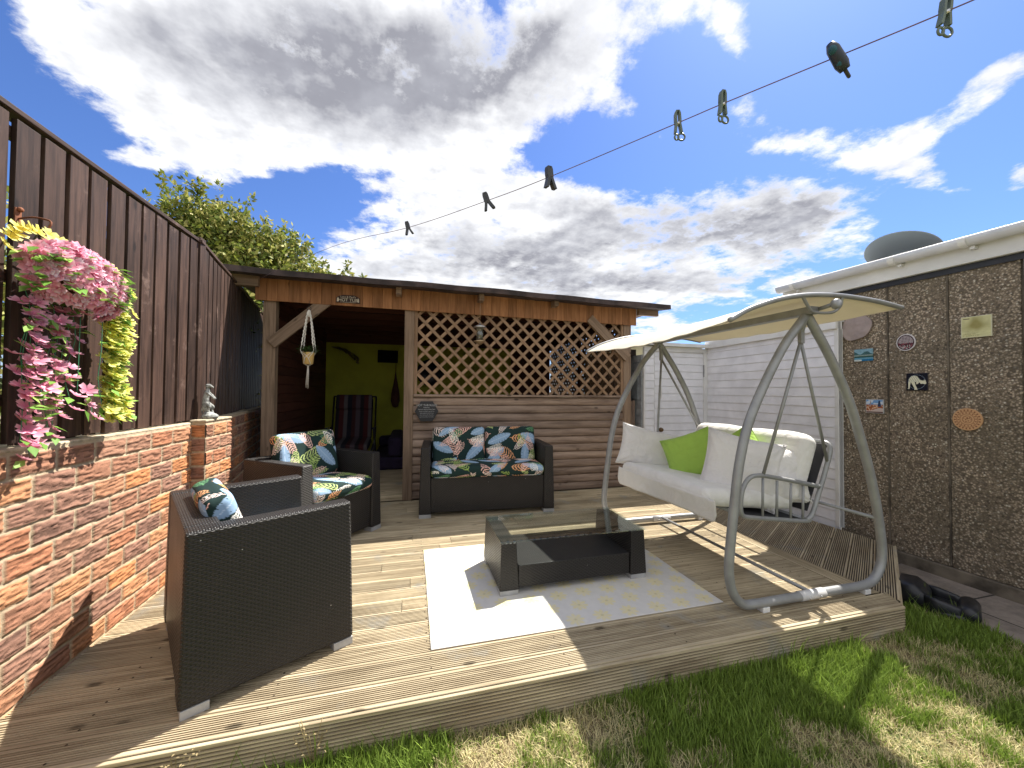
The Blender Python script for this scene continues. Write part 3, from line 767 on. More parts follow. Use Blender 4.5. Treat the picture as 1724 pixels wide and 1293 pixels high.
# ================================================================ LEAF PRINT (painted cloth pattern, numpy raster -> per-vertex colour)
TS=.0016; TW,TH=1.26,.62
NX,NY=int(TW/TS),int(TH/TS)
PT=np.zeros((NY,NX,3))+np.array((.010,.030,.028))
YY,XX=np.mgrid[0:NY,0:NX]; XX=XX*TS; YY=YY*TS
def _win(x0,y0,x1,y1):
    return slice(max(0,int(y0/TS)),min(NY,int(y1/TS)+1)),slice(max(0,int(x0/TS)),min(NX,int(x1/TS)+1))
def seg(p,q,w0,w1,c,power=1.):
    """tapered leaflet from p to q, fattest in its first third"""
    m=max(w0,w1)+.004; s=_win(min(p[0],q[0])-m,min(p[1],q[1])-m,max(p[0],q[0])+m,max(p[1],q[1])+m)
    x=XX[s]-p[0]; y=YY[s]-p[1]; dx,dy=q[0]-p[0],q[1]-p[1]; L2=dx*dx+dy*dy+1e-12
    t=np.clip((x*dx+y*dy)/L2,0,1); d=np.hypot(x-t*dx,y-t*dy)
    w=(w0*(1-t)+w1*t)*np.clip(np.sin(math.pi*np.clip(.12+t*.86,0,1)),0,1)**.6
    PT[s][d<w]=c
def fern(x,y,ang,L,c,n=9,w=.0062,lw=.075,curl=.6):
    px,py=x,y; a=ang
    for i in range(n):
        st=L/n; nx,ny=px+st*math.cos(a),py+st*math.sin(a)
        seg((px,py),(nx,ny),.0022,.0022,c)
        l=lw*math.sin(math.pi*(.18+.78*i/n))**.8
        for s in (-1,1):
            b=a+s*.95; mx,my=nx+l*.6*math.cos(b),ny+l*.6*math.sin(b); b2=b-s*curl
            seg((nx,ny),(mx,my),w*.8,w,c); seg((mx,my),(mx+l*.5*math.cos(b2),my+l*.5*math.sin(b2)),w,.001,c)
        px,py=nx,ny; a+=.05
def banana(x,y,ang,L,w,c=(.27,.40,.56),cm=(.50,.62,.74)):
    u=math.cos(ang),math.sin(ang); v=-u[1],u[0]; s=_win(x-L,y-L,x+L,y+L)
    a=((XX[s]-x)*u[0]+(YY[s]-y)*u[1])/L+.5; b=((XX[s]-x)*v[0]+(YY[s]-y)*v[1])
    wid=w*np.clip(np.sin(math.pi*np.clip(a,0,1)),0,1)**.55
    slit=(np.abs(((a*9+np.abs(b)*9)%1)-.5)<.06)&(np.abs(b)>wid*.62)
    m=(a>0)&(a<1)&(np.abs(b)<wid)&~slit; P=PT[s]; P[m]=c
    P[m&(np.abs(b)<.0018)]=cm
r2=random.Random(5)
cols=[(.85,.50,.42),(.88,.70,.62),(.30,.42,.10),(.50,.60,.22),(.85,.42,.20),(.12,.30,.14)]
for i in range(7):
    for j in range(3):
        X_,Y_=i*.18+(.09 if j%2 else 0)+r2.uniform(-.02,.02),j*.205+r2.uniform(-.02,.02)+.06
        if (i+j)%2: banana(X_,Y_,r2.uniform(.2,2.9),r2.uniform(.24,.32),r2.uniform(.038,.05))
        else:
            c=cols[(i*2+j*3)%5]; a=r2.uniform(0,6.28); fern(X_-.09*math.cos(a),Y_-.09*math.sin(a),a,.20,c,n=7,lw=.095,w=.0052)
for i in range(7):
    for j in range(3):
        c=cols[(i+j*2+3)%6]; a=r2.uniform(0,6.28); fern(i*.18+.10+(.09 if j%2 else 0),j*.205+.15,a,.13,c,n=7,lw=.06,w=.0042)
for i in range(8):
    for j in range(4):
        a=r2.uniform(0,6.28); c=((.88,.74,.68),(.90,.86,.78),(.88,.56,.48))[(i+j)%3]
        if (i+j)%2: continue
        fern(i*.16+.05+r2.uniform(-.03,.03),j*.16+r2.uniform(-.03,.03),a,.15,c,n=8,lw=.06,w=.0036)
def pat(u,v): return PT[(np.floor(np.asarray(v)/TS).astype(int))%NY,(np.floor(np.asarray(u)/TS).astype(int))%NX]
def pcushion(name,size,r,mat,parent,loc=(0,0,0),rot=None,step=.0045,off=(0,0),puff=.012,colfn=None,seed=0):
    """rounded-box cushion, dense enough to carry the print"""
    sx,sy,sz=size; V=[];C=[];keys={};F=[]
    Vl=[];Cl=[];base=0;Fl=[]
    for ax in range(3):
        for sg in (-1,1):
            o=[a for a in range(3) if a!=ax]; na_=max(2,int(size[o[0]]/step)); nb=max(2,int(size[o[1]]/step))
            a=np.linspace(-.5,.5,na_+1)*size[o[0]]; b=np.linspace(-.5,.5,nb+1)*size[o[1]]
            A,B=np.meshgrid(a,b,indexing='ij'); P=np.zeros(A.shape+(3,)); P[...,o[0]]=A; P[...,o[1]]=B; P[...,ax]=sg*size[ax]/2
            x,y,z=P[...,0],P[...,1],P[...,2]
            if ax==2: u,v=x+off[0],y+off[1]+.3
            elif ax==1: u,v=x+off[0],(-sy/2 -(sz/2-z) if sg<0 else sy/2+(sz/2-z))+off[1]+.3
            else: u,v=(sg*(sx/2+(sz/2-z)))+off[0],y+off[1]+.3
            c=(colfn or pat)(u+2.5,v+1.24)
            inn=np.array([sx/2-r,sy/2-r,sz/2-r]); Q=np.clip(P,-inn,inn); D=P-Q; n=np.linalg.norm(D,axis=-1,keepdims=True); D=D/np.maximum(n,1e-9); P2=Q+D*r
            # puff in the middle, soft folds
            wgt=(1-(2*P2[...,0]/sx)**2).clip(0)*(1-(2*P2[...,1]/sy)**2).clip(0)
            P2[...,2]+=np.sign(P2[...,2])*puff*wgt**.6+.011*(fbm(P2[...,0]*7,P2[...,1]*7,3,seed)-.5)*np.sign(P2[...,2])
            idx=base+np.arange(A.size).reshape(A.shape)
            f=np.stack([idx[:-1,:-1],idx[1:,:-1],idx[1:,1:],idx[:-1,1:]],-1).reshape(-1,4)
            e0=np.zeros(3);e0[o[0]]=1;e1=np.zeros(3);e1[o[1]]=1
            if np.cross(e0,e1)[ax]*sg<0: f=f[:,::-1]
            Vl.append(P2.reshape(-1,3));Cl.append(c.reshape(-1,3));Fl.append(f);base+=A.size
    V=np.concatenate(Vl);C=np.concatenate(Cl);F=np.concatenate(Fl)
    k=np.round(V/2e-4).astype(np.int64); _,first,invx=np.unique(k,axis=0,return_index=True,return_inverse=True); invx=invx.ravel()
    V=V[first];C=C[first];F=invx[F]
    ok=np.array([len(set(f))==4 for f in F]) if len(F)<1000 else ((F[:,0]!=F[:,1])&(F[:,1]!=F[:,2])&(F[:,2]!=F[:,3])&(F[:,3]!=F[:,0])&(F[:,0]!=F[:,2])&(F[:,1]!=F[:,3]))
    F=F[ok]
    o=npmesh(name,V,F,mat,parent,True,C); o.location=loc
    if rot: o.rotation_euler=rot
    return o
# ================================================================ RATTAN SEATS
def rattan_seat(name,w,d,h,loc,rz,label,group,ncush,seat_h=.37,zin=0.,back_lean=R(-12),off=0,backw=None,cz=.0,backoff=None,by=0.,tl=0.):
    t=empty(name,loc,rz,label,'sofa' if ncush>1 else 'armchair',group)
    b=h; th=.085; tb=.115
    for s in (-1,1):
        m=MB(); xo_t=s*w/2; xo_b=s*(w/2+.012); xi=s*(w/2-th); xib=s*(w/2-tb+.012)
        q=[(min(xo_b,xib),-d/2,.035),(max(xo_b,xib),-d/2,.035),(max(xo_b,xib),d/2,.035),(min(xo_b,xib),d/2,.035),
           (min(xo_t,xi),-d/2+.015,b),(max(xo_t,xi),-d/2+.015,b),(max(xo_t,xi),d/2-.01,b),(min(xo_t,xi),d/2-.01,b)]
        m.hexa(q,gl='w'); m.build('arm',MT['rattan'],t,bevel=.011,seg=3)
        for yy in (-d/2+.045,d/2-.05):
            m=MB(); m.bb((min(xo_b,xib)+.002,yy-.043,0),(max(xo_b,xib)-.002,yy+.043,.034)); m.build('foot',MT['alu'],t,bevel=.002)
    wi=w/2-th-.002
    m=MB(); m.hexa([(-wi-.01,d/2-.15,.05),(wi+.01,d/2-.15,.05),(wi+.01,d/2-.004,.05),(-wi-.01,d/2-.004,.05),(-wi,d/2-.125,b-.001),(wi,d/2-.125,b-.001),(wi,d/2-.012,b-.001),(-wi,d/2-.012,b-.001)],gl='w')
    m.build('backrest',MT['rattan'],t,bevel=.006)
    m=MB(); m.bb((-wi+.008,-d/2+.022,.045),(wi-.008,d/2-.141,seat_h),gl='w'); m.build('seat_base',MT['rattan'],t,bevel=.006)
    cw=(2*wi-.01)/ncush
    pcushion('seat_cushion',(2*wi-.012,d-.125,.105),.045,MT['leafpat'],t,(0,-.075,seat_h+.055),off=(off,.02*off),seed=3)
    n=ncush; bw_=backw or (2*wi-.03)/n
    for i in range(n):
        x=(i-(n-1)/2)*(bw_+.002)
        pcushion('back_cushion',(bw_,.38,.115),.042,MT['leafpat'],t,(x+(backoff or 0),d/2-.195-.02+by,seat_h+.26+cz),rot=(R(78-tl),0,0),off=(off+.37*i+.2,.1*i),seed=5+i,puff=.010)
    return t
g2='black rattan seats with leaf print cushions'
rattan_seat('rattan_sofa',1.30,.62,.66,(.775,3.945,0),R(-4),'black rattan two-seat sofa with leaf print cushions against the log boards',g2,2,off=.1)
rattan_seat('rattan_armchair',.82,.63,.67,(-.728,2.167,0),R(120),'nearest black rattan armchair, its tall woven side turned to the viewer by the brick wall',g2,1,off=.55,cz=-.065,backw=.46,by=.035,tl=6,backoff=-.01)
rattan_seat('rattan_armchair',.75,.68,.665,(-.735,3.445,0),R(51),'black rattan armchair with leaf print seat in front of the shelter doorway',g2,1,off=.85,cz=.03)
# ================================================================ COFFEE TABLE
t=empty('coffee_table',(1.008,2.425,.0045),0,'low black rattan coffee table with clear glass top standing on the pale rug','coffee table')
w,d=.976,.50
for s in (-1,1):
    x0,x1=s*.488,s*.372; X0,X1=s*.478,s*.385
    q=[(min(x0,x1),-d/2,.028),(max(x0,x1),-d/2,.028),(max(x0,x1),d/2,.028),(min(x0,x1),d/2,.028),(min(X0,X1),-d/2+.012,.302),(max(X0,X1),-d/2+.012,.302),(max(X0,X1),d/2-.012,.302),(min(X0,X1),d/2-.012,.302)]
    m=MB(); m.hexa(q,gl='w'); m.build('side_panel',MT['rattan'],t,bevel=.004)
    for yy in (-d/2+.04,d/2-.04):
        m=MB(); m.bb((min(x0,x1)+.002,yy-.038,0),(max(x0,x1)-.002,yy+.038,.0275)); m.build('foot',MT['alu'],t,bevel=.002)
m=MB(); m.bb((-.371,-d/2+.012,.035),(.371,d/2-.012,.165),gl='w'); m.build('shelf_box',MT['rattan'],t,bevel=.004)
m=MB(); m.bb((-.484,-.243,.303),(.484,.243,.311)); m.build('glass_top',MT['glass'],t,bevel=.0015)
# ================================================================ RUG
rx0,rx1,ry0,ry1=.112,1.755,1.815,2.955
st=.0055; nx=int((rx1-rx0)/st); ny=int((ry1-ry0)/st)
A,B=np.meshgrid(np.linspace(rx0,rx1,nx+1),np.linspace(ry0,ry1,ny+1),indexing='ij')
ru,rv=A-rx0,B-ry0; C=np.zeros(A.shape+(3,))+np.array((.64,.615,.57)); C*=(.94+.1*fbm(ru*40,rv*40,3,4)[...,None])
px,py=.165,.118
row=np.floor(rv/py); fu=(ru/px+.5*(row%2))
ci=np.floor(fu); lx=(fu-ci-.5)*px+(vn(ci*3,row*5,1)-.5)*.02; ly=(rv/py-row-.5)*py+(vn(ci*5,row*3,2)-.5)*.02
rr=np.hypot(lx,ly); th=np.arctan2(ly,lx)+ci
pet=.030+.024*np.abs(np.cos(th*4)); wob=.6+.8*fbm(ru*60,rv*60,2,8)
mk=np.clip((pet*1.02-rr)/.006,0,1)*np.clip(wob,0,1); mk*=np.where(np.abs(np.cos(th*4))<.28,.35,1)
yc=np.array((.74,.64,.30)); C=C*(1-.7*mk[...,None])+yc*.7*mk[...,None]
cen=np.clip((.010-rr)/.004,0,1)[...,None]; C=C*(1-.7*cen)+np.array((.52,.46,.28))*.7*cen
Z=.0042+.0012*(fbm(ru*5,rv*5,3,6)-.3)+.010*np.clip(ru-1.56,0,1)*np.clip(.12-rv,0,1)*60*.1
Z=np.maximum(Z,.004)
V=np.stack([A+.006*(vn(rv*3,rv*0,3)-.5),B+.008*(vn(ru*2.2,ru*0,9)-.5)+.0*A,Z],-1)
idx=np.arange(A.size).reshape(A.shape); F=np.stack([idx[:-1,:-1],idx[1:,:-1],idx[1:,1:],idx[:-1,1:]],-1).reshape(-1,4)
MT['rug']=colattr('woven_rug',.95,.35,260)
rg=npmesh('rug',V.reshape(-1,3),F,MT['rug'],None,True,C.reshape(-1,3)); props(rg,'pale grey rug with faded yellow daisies under the coffee table','rug')
sm=rg.modifiers.new('solid','SOLIDIFY'); sm.thickness=.0035; sm.offset=-1
# ================================================================ SWING SEAT
YN,YFR=1.695,3.06
sw=empty('swing_seat',(2.25,2.38,0),0,'grey tubular garden swing seat with cream canopy and ivory cushions','swing seat')
PS=lambda mb,name,mat,**k: rel(mb.build(name,MT[mat],**k),sw)
fl=[(2.235,1.665),(2.187,1.615),(2.067,1.480),(1.931,1.270),(1.809,1.035),(1.744,.806),(1.712,.591),(1.685,.379),(1.675,.237),(1.700,.125),(1.765,.055),(1.86,.044),(2.00,.044),(2.20,.044)]
rl=[(2.235,1.665),(2.275,1.615),(2.412,1.426),(2.56,1.173),(2.672,.896),(2.745,.682),(2.805,.433),(2.832,.230),(2.805,.125),(2.74,.06),(2.64,.044),(2.5,.044),(2.32,.044)]
for Y_ in (YN,YFR):
    for L_ in (fl,rl):
        m=MB(); m.tube(arc([(x,Y_,z) for x,z in L_],4),.0245,n=14); PS(m,'frame_leg','steel')
    m=MB(); m.tube([(2.165,Y_,.044),(2.345,Y_,.044)],.0268,n=14); PS(m,'base_sleeve','steelw')
    for x in (1.905,2.675):
        m=MB(); m.bb((x-.024,Y_-.024,0),(x+.024,Y_+.024,.028)); PS(m,'foot','wplas',bevel=.003)
    for x in (2.215,2.30):
        m=MB(); m.ball((x,Y_-.027,.04),.006,8,6); PS(m,'bolt','chrome')
    s=1 if Y_==YN else -1
    # hanger V and pivot
    m=MB(); m.tube([(2.235,Y_,1.655),(2.235,Y_+s*.03,1.57)],.013,n=8); m.bb((2.222,Y_+s*.02,1.50),(2.248,Y_+s*.045,1.58)); PS(m,'pivot','steel',bevel=.002)
    ys=1.86 if s>0 else 2.90
    for x,z in ((2.095,.70),(2.62,.76)):
        m=MB(); m.tube([(2.235,Y_+s*.035,1.515),(x,ys,z)],.0095,n=8); PS(m,'hanger_rod','steel')
m=MB(); m.tube([(2.255,YN,.055),(2.255,YFR,.055)],.011,n=10); PS(m,'base_bar','steel')
m=MB(); m.tube([(2.79,YN,.44),(2.79,YFR,.44)],.011,n=10); PS(m,'rear_bar','steel')
m=MB(); m.bb((2.205,YN-.05,1.662),(2.265,YFR+.06,1.705)); PS(m,'top_beam','steel',bevel=.004)
# canopy arcs and cloth
ca=[(1.575,1.575),(1.70,1.640),(1.869,1.698),(2.02,1.732),(2.163,1.750),(2.32,1.758),(2.479,1.755),(2.66,1.744),(2.835,1.722)]
for Y_,nm in ((1.585,0),(3.22,1)):
    m=MB(); m.tube(arc([(x,Y_,z) for x,z in ca],5),.0135,n=10); PS(m,'canopy_arc','steel')
    s=1 if nm==0 else -1
    m=MB(); m.tube(arc([(2.06,Y_,1.738),(2.11,Y_+s*.01,1.69),(2.18,Y_+s*.03,1.662),(2.30,Y_+s*.02,1.664),(2.35,Y_+s*.01,1.70),(2.352,Y_,1.752)],5),.0085,n=8); PS(m,'canopy_bracket','steel')
m=MB(); m.lathe([(0,.0),(.026,.0),(.028,.006),(.028,.022),(.022,.03),(.0,.03)],(2.268,1.57,1.700),rot=Matrix.Rotation(R(90),3,'X'),n=20); m.tube([(2.268,1.58,1.70),(2.268,1.66,1.69)],.012,n=8); PS(m,'tilt_knob','steel')
cp=arc([(x,0,z) for x,z in ca],6); nu=len(cp); nv_=28
V=[];F=[]
for i,p in enumerate(cp):
    for j in range(nv_+1):
        t=j/nv_; y_=1.60+t*(3.205-1.60); ue=i/(nu-1)
        sag=-.030*math.sin(math.pi*t)*(1-.55*math.sin(math.pi*ue))-.004*math.sin(t*40+ue*7)*math.sin(math.pi*t)
        V.append((p.x+(.045*math.sin(math.pi*t) if ue<.02 else (-.045*math.sin(math.pi*t) if ue>.98 else .045*math.sin(math.pi*t)*(1-2*ue))),y_,p.z+sag-.002))
for i in range(nu-1):
    for j in range(nv_): a=i*(nv_+1)+j; F.append((a,a+nv_+1,a+nv_+2,a+1))
m=MB(); m.add(V,F,sm=True); cn=PS(m,'canopy','cream'); md=cn.modifiers.new('solid','SOLIDIFY'); md.thickness=.003
# seat frame
yA,yB=1.86,2.90
for Y_ in (yA,yB):
    m=MB(); m.tube(arc([(2.47,Y_,.405),(2.43,Y_,.397),(2.2,Y_,.425),(1.98,Y_,.455),(1.935,Y_,.475),(1.925,Y_,.53),(1.94,Y_,.62),(1.985,Y_,.685),(2.06,Y_,.702),(2.2,Y_,.680),(2.40,Y_,.640),(2.545,Y_,.608)],5),.0135,n=10); PS(m,'armrest_loop','steel')
    for x in (2.09,2.20,2.31,2.41):
        zt=.70-.20*(x-2.06)-.01; zb=.45-.13*(x-1.98); m=MB(); m.tube([(x,Y_,zb),(x+.004,Y_,zt)],.0075,n=8); PS(m,'armrest_spindle','steel')
    m=MB(); m.tube(arc([(2.44,Y_,.402),(2.49,Y_,.44),(2.55,Y_,.58),(2.60,Y_,.70),(2.645,Y_,.83),(2.655,Y_+(.02 if Y_<2 else -.02),.875),(2.657,Y_+(.06 if Y_<2 else -.06),.885)],4),.0145,n=10); PS(m,'back_tube','steel')
for x,z in ((1.94,.47),(2.45,.40),(2.657,.885)):
    m=MB(); m.tube([(x,yA,z),(x,yB,z)] if z<.8 else [(x,yA+.06,z),(x,yB-.06,z)],.0135,n=10); PS(m,'cross_tube','steel')
m=MB(); m.hexa([(2.47,yA+.02,.45),(2.475,yA+.02,.45),(2.475,yB-.02,.45),(2.47,yB-.02,.45),(2.645,yA+.02,.87),(2.65,yA+.02,.87),(2.65,yB-.02,.87),(2.645,yB-.02,.87)]); PS(m,'back_sling','sling')
m=MB(); m.hexa([(1.94,yA+.02,.462),(2.45,yA+.02,.395),(2.45,yB-.02,.395),(1.94,yB-.02,.462),(1.94,yA+.02,.466),(2.45,yA+.02,.399),(2.45,yB-.02,.399),(1.94,yB-.02,.466)]); PS(m,'seat_sling','sling')
# cushions : one padded run, seat + rolled front, and two back cushions
def softbox(name,size,r,mat,par,loc,rot,puff=.02,seed=0,step=.014):
    o=pcushion(name,size,r,mat,None,(0,0,0),None,step=step,puff=puff,seed=seed,colfn=lambda u,v:np.ones(u.shape+(3,)))
    o.parent=par; o.location=Vector(loc)-Vector(par.location); o.rotation_euler=rot; return o
softbox('seat_cushion',(.70,.96,.10),.048,MT['cush'],sw,(2.065,2.385,.535),(0,R(6.5),0),seed=2)
for i,y_ in enumerate((2.135,2.63)):
    softbox('back_cushion',(.14,.50,.44),.06,MT['cush'],sw,(2.475,y_,.715),(0,R(20),0),puff=.02,seed=11+i)
# front valance
nu,nv_=60,10; V=[];F=[]
for i in range(nu+1):
    t=i/nu; y_=1.835+t*1.05
    for j in range(nv_+1):
        s_=j/nv_; e=min(t,1-t)*1.05; drop=.135 if e>.05 else .135-(.05-math.sqrt(max(0,.05**2-(.05-e)**2)))
        x=1.715+.004*math.sin(t*31)*s_+.010*s_+.02*s_*math.sin(t*5); V.append((x,y_,.575-drop*s_))
for i in range(nu):
    for j in range(nv_): a=i*(nv_+1)+j; F.append((a,a+nv_+1,a+nv_+2,a+1))
m=MB(); m.add(V,F,sm=True); o=PS(m,'valance','cush'); md=o.modifiers.new('solid','SOLIDIFY'); md.thickness=.003
# loose pillows
def pillow(name,w,h,t,loc,rot,mat,label,seed,group=None,n=44):
    V=[];F=[];
    u=np.linspace(-1,1,n+1); U,Vv=np.meshgrid(u,u,indexing='ij')
    th=t/2*np.clip((1-np.abs(U)**3.2),0,1)**.55*np.clip((1-np.abs(Vv)**3.2),0,1)**.55
    pin=.10
    X=U*w/2*(1-pin*(1-Vv**2)*np.abs(U)**2*.9+0); Y=Vv*h/2*(1-pin*(1-U**2)*np.abs(Vv)**2*.9)
    wr=.016*(fbm(U*2.2+seed,Vv*2.2,3,seed)-.5)+.006*(fbm(U*7+seed,Vv*2+seed,3,seed+2)-.5)
    rad=np.clip(1-np.hypot(1-np.abs(U),1-np.abs(Vv))*1.4,0,1)
    crease=.011*rad*np.sin(np.arctan2(1.02-np.abs(Vv),1.02-np.abs(U))*14+seed)
    T=np.stack([X,Y,th+(wr+crease)*(th>0)],-1).reshape(-1,3); Bt=np.stack([X,Y,-th+(wr*.5)*(th>0)],-1).reshape(-1,3)
    idx=np.arange((n+1)**2).reshape(n+1,n+1)
    f=np.stack([idx[:-1,:-1],idx[1:,:-1],idx[1:,1:],idx[:-1,1:]],-1).reshape(-1,4)
    VV=np.concatenate([T,Bt]); FF=np.concatenate([f,f[:,::-1]+(n+1)**2])
    k=np.round(VV/1e-5).astype(np.int64); _,fi,ix=np.unique(k,axis=0,return_index=True,return_inverse=True); VV=VV[fi]; FF=ix.ravel()[FF]
    o=npmesh(name,VV,FF,mat,None,True); o.location=loc; o.rotation_euler=rot; props(o,label,'pillow',group)
    q=[(X[i,0],Y[i,0],0) for i in range(n)]+[(X[n,j],Y[n,j],0) for j in range(n)]+[(X[n-i,n],Y[n-i,n],0) for i in range(n)]+[(X[0,n-j],Y[0,n-j],0) for j in range(n)]
    m=MB(); m.tube(q,.0032,n=6,closed=True); m.build('piping',mat,o); return o
def look(nrm,roll=0):
    """rotation whose local z is nrm, local y as upright as possible, then rolled"""
    z=Vector(nrm).normalized(); x=Vector((0,0,1)).cross(z).normalized(); y=z.cross(x)
    Mx=Matrix((x,y,z)).transposed()@Matrix.Rotation(R(roll),3,'Z'); return Mx.to_euler()
gp='loose pillows on the swing seat'
pillow('pillow',.50,.36,.15,(1.985,2.86,.715),look((-.30,-.93,.30),-14),MT['piln'],'ivory pillow leaning on the far arm of the swing seat',1,gp)
pillow('pillow',.38,.38,.15,(2.09,2.48,.715),look((-.80,-.50,.42),24),MT['lime'],'lime green pillow in the middle of the swing seat',2,gp)
pillow('pillow',.47,.45,.16,(2.13,2.06,.700),look((-.50,-.84,.18),-13),MT['piln'],'large pale pillow standing on its point nearest the front of the swing seat',3,gp)
pillow('pillow',.34,.36,.12,(2.36,1.97,.66),look((-.30,-.93,.18),4),MT['piln'],'smaller pale pillow wedged between the near armrest and the back cushion',4,gp)
pillow('pillow',.38,.38,.12,(2.31,2.25,.735),look((-.85,-.35,.35),38),MT['lime'],'lime green pillow mostly hidden behind the pale ones',5,gp)
# ================================================================ HANGING BASKET
hb=empty('hanging_basket',(-1.43,1.87,1.66),0,'hanging basket of artificial pink and yellow flowers trailing down the brown fence','hanging basket')
def flowers(name,items,par,mat,size=.021,cup=.35,pet=5):
    """items: (pos, normal, size factor, colour inner, colour outer)"""
    V=[];F=[];C=[]
    for p,nr,s,ci,cc in items:
        z=Vector(nr).normalized(); x=z.orthogonal().normalized(); y=z.cross(x); a0=random.random()*6
        for k in range(pet):
            a=a0+2*math.pi*k/pet; u=x*math.cos(a)+y*math.sin(a); w=z.cross(u); r=size*s*random.uniform(.85,1.15); b=len(V); p_=Vector(p)
            c1=random.uniform(.2,.5)*cup
            V+=[p_-z*.003*s,p_+u*r*.55-w*r*.36+z*r*c1,p_+u*r*.62+z*r*(c1-.12),p_+u*r*.55+w*r*.36+z*r*c1,p_+u*r*1.02-w*r*.34+z*r*(c1+.15),p_+u*r*.98+z*r*(c1+.02),p_+u*r*1.02+w*r*.34+z*r*(c1+.15)]
            F+=[(b,b+1,b+2),(b,b+2,b+3),(b+1,b+4,b+5,b+2),(b+2,b+5,b+6,b+3)]
            j=random.uniform(.85,1.12); C+=[tuple(q*j for q in ci)]+[tuple((q*.5+t*.5)*j for q,t in zip(ci,cc))]*3+[tuple(q*j for q in cc)]*3
    o=npmesh(name,[v-par.location for v in V],F,mat,par,True,np.array(C)); return o
def leaves(name,items,par,mat,loc=None):
    """items: (pos, dir, normal, length, colour)"""
    L=Vector(loc if loc else (par.location if par else (0,0,0))); V=[];F=[];C=[]
    for p,d,nr,l,c in items:
        d=Vector(d).normalized(); nr=Vector(nr); w=d.cross(nr); w=w.normalized() if w.length>1e-5 else d.orthogonal().normalized(); n=w.cross(d); p=Vector(p)-L; b=len(V)
        V+=[p,p+d*l*.4-w*l*.27+n*l*.05,p+d*l*.45-n*l*.03,p+d*l*.4+w*l*.27+n*l*.05,p+d*l-n*l*.08]
        F+=[(b,b+1,b+2),(b,b+2,b+3),(b+1,b+4,b+2),(b+2,b+4,b+3)]; j=random.uniform(.75,1.2); C+=[tuple(q*j for q in c)]*5
    return npmesh(name,V,F,mat,par,True,np.array(C))
pk=(.72,.16,.30); pk2=(.90,.52,.62); pk3=(.86,.72,.78); yl=(.78,.74,.08); yl2=(.90,.90,.34)
cx,cy,cz=-1.325,1.945,1.615
it=[]
for i in range(300):
    a=random.uniform(-1.7,1.7); e=random.uniform(-.85,1.35)
    n=Vector((math.cos(a)*math.cos(e),math.sin(a)*math.cos(e),math.sin(e))); p=Vector((cx,cy,cz))+Vector((n.x*.12,n.y*.20,n.z*.135+.01))
    p.z-=.10*(p.y-cy)
    it.append((p,n+Vector([random.uniform(-.35,.35) for _ in range(3)]),random.uniform(1.1,1.45),pk,pk2 if random.random()<.7 else pk3))
def strand(y0,x0,z0,z1,drift,n,spread,kind,out):
    st=[]
    for i in range(n):
        t=i/(n-1); z=z0+(z1-z0)*t; y=y0+drift*t+.012*math.sin(t*9+y0*50)
        st.append((x0+.01*math.sin(t*7),y,z))
        if kind: 
            c=(pk,pk2) if kind=='p' else (yl,yl2)
            for k in range(1 if kind=='p' else 2):
                p=Vector(st[-1])+Vector((random.uniform(-.3,1)*spread,random.uniform(-1,1)*spread,random.uniform(-.01,.01)))
                out.append((p,Vector((random.uniform(.2,.9),random.uniform(-.5,.5),random.uniform(.3,1.2))),random.uniform(1.15,1.55),*c))
    return st
iy=[];stems=[];ip=[]
for y0,z1,n in ((1.785,1.00,14),(1.82,.95,15),(1.875,1.02,12),(1.915,1.04,12),(1.97,1.12,9),(1.765,1.12,10),(1.95,1.24,7),(2.07,1.08,3),(1.80,1.2,9),(1.85,1.15,9)):
    stems.append(strand(y0,-1.345,1.56 if n>3 else 1.18,z1,random.uniform(-.02,.03),n,.024,'p',ip))
for y0,dz in ((2.20,0),(2.235,.02),(2.17,.04),(2.215,.10)):
    stems.append(strand(y0,-1.355,1.66,1.05+dz,.03 if y0<2.2 else .02,34,.032,'y',iy))
for i in range(46): 
    a=i/45; y=2.02+.17*math.sin(a*1.9)+random.uniform(-.03,.03); iy.append((Vector((-1.34+random.uniform(-.03,.05),y+.03,1.735-.22*a*a+random.uniform(-.02,.02))),Vector((.8,random.uniform(-.2,.7),.5)),1.2,yl,yl2))
for y,z in ((1.73,1.755),(1.75,1.775),(1.775,1.785),(1.80,1.79),(1.70,1.70),(1.715,1.735),(1.82,1.79),(1.95,1.775),(2.02,1.76),(2.05,1.745),(1.86,1.80),(1.90,1.79)):
    iy.append((Vector((-1.345,y,z-.01)),Vector((.7,random.uniform(-.6,.6),.6)),1.35,(.80,.60,.03),yl2))
stems.append([(-1.31,2.075,1.56),(-1.305,2.065,1.36),(-1.31,2.06,1.24),(-1.31,2.085,1.13)])
stems.append([(-1.31,1.96,1.50),(-1.305,1.95,1.30),(-1.31,1.955,1.18)])
flowers('pink_blossoms',it+ip,hb,MT['petal']); flowers('yellow_blossoms',iy,hb,MT['petal'])
lv=[]; gr=(.16,.33,.05); gr2=(.30,.48,.10)
for st in stems[:-2]:
    for p in st[::1]:
        for k in range(2):
            if random.random()<.62: lv.append((Vector(p)+Vector((random.uniform(-.01,.03),random.uniform(-.03,.03),random.uniform(-.02,.02))),(random.uniform(0,.8),random.uniform(-1,1),random.uniform(-.6,.3)),(random.uniform(.2,.9),random.uniform(-.3,.3),1),random.uniform(.038,.058),random.choice((gr,gr2,gr))))
for i in range(110):
    a=random.uniform(-1.7,1.7); lv.append((Vector((cx+math.cos(a)*.10,cy+math.sin(a)*.20,cz+random.uniform(-.07,.10))),(math.cos(a),math.sin(a),random.uniform(-.7,.5)),(0,0,1),random.uniform(.045,.065),random.choice((gr,gr2))))
leaves('leaves',lv,hb,MT['leaf'])
m=MB()
for st in stems: m.tube(arc(st,3) if len(st)<6 else st,.0014,n=5)
rel(m.build('stems',plain('green_stem',(.05,.25,.12),.6,bs=0)),hb)
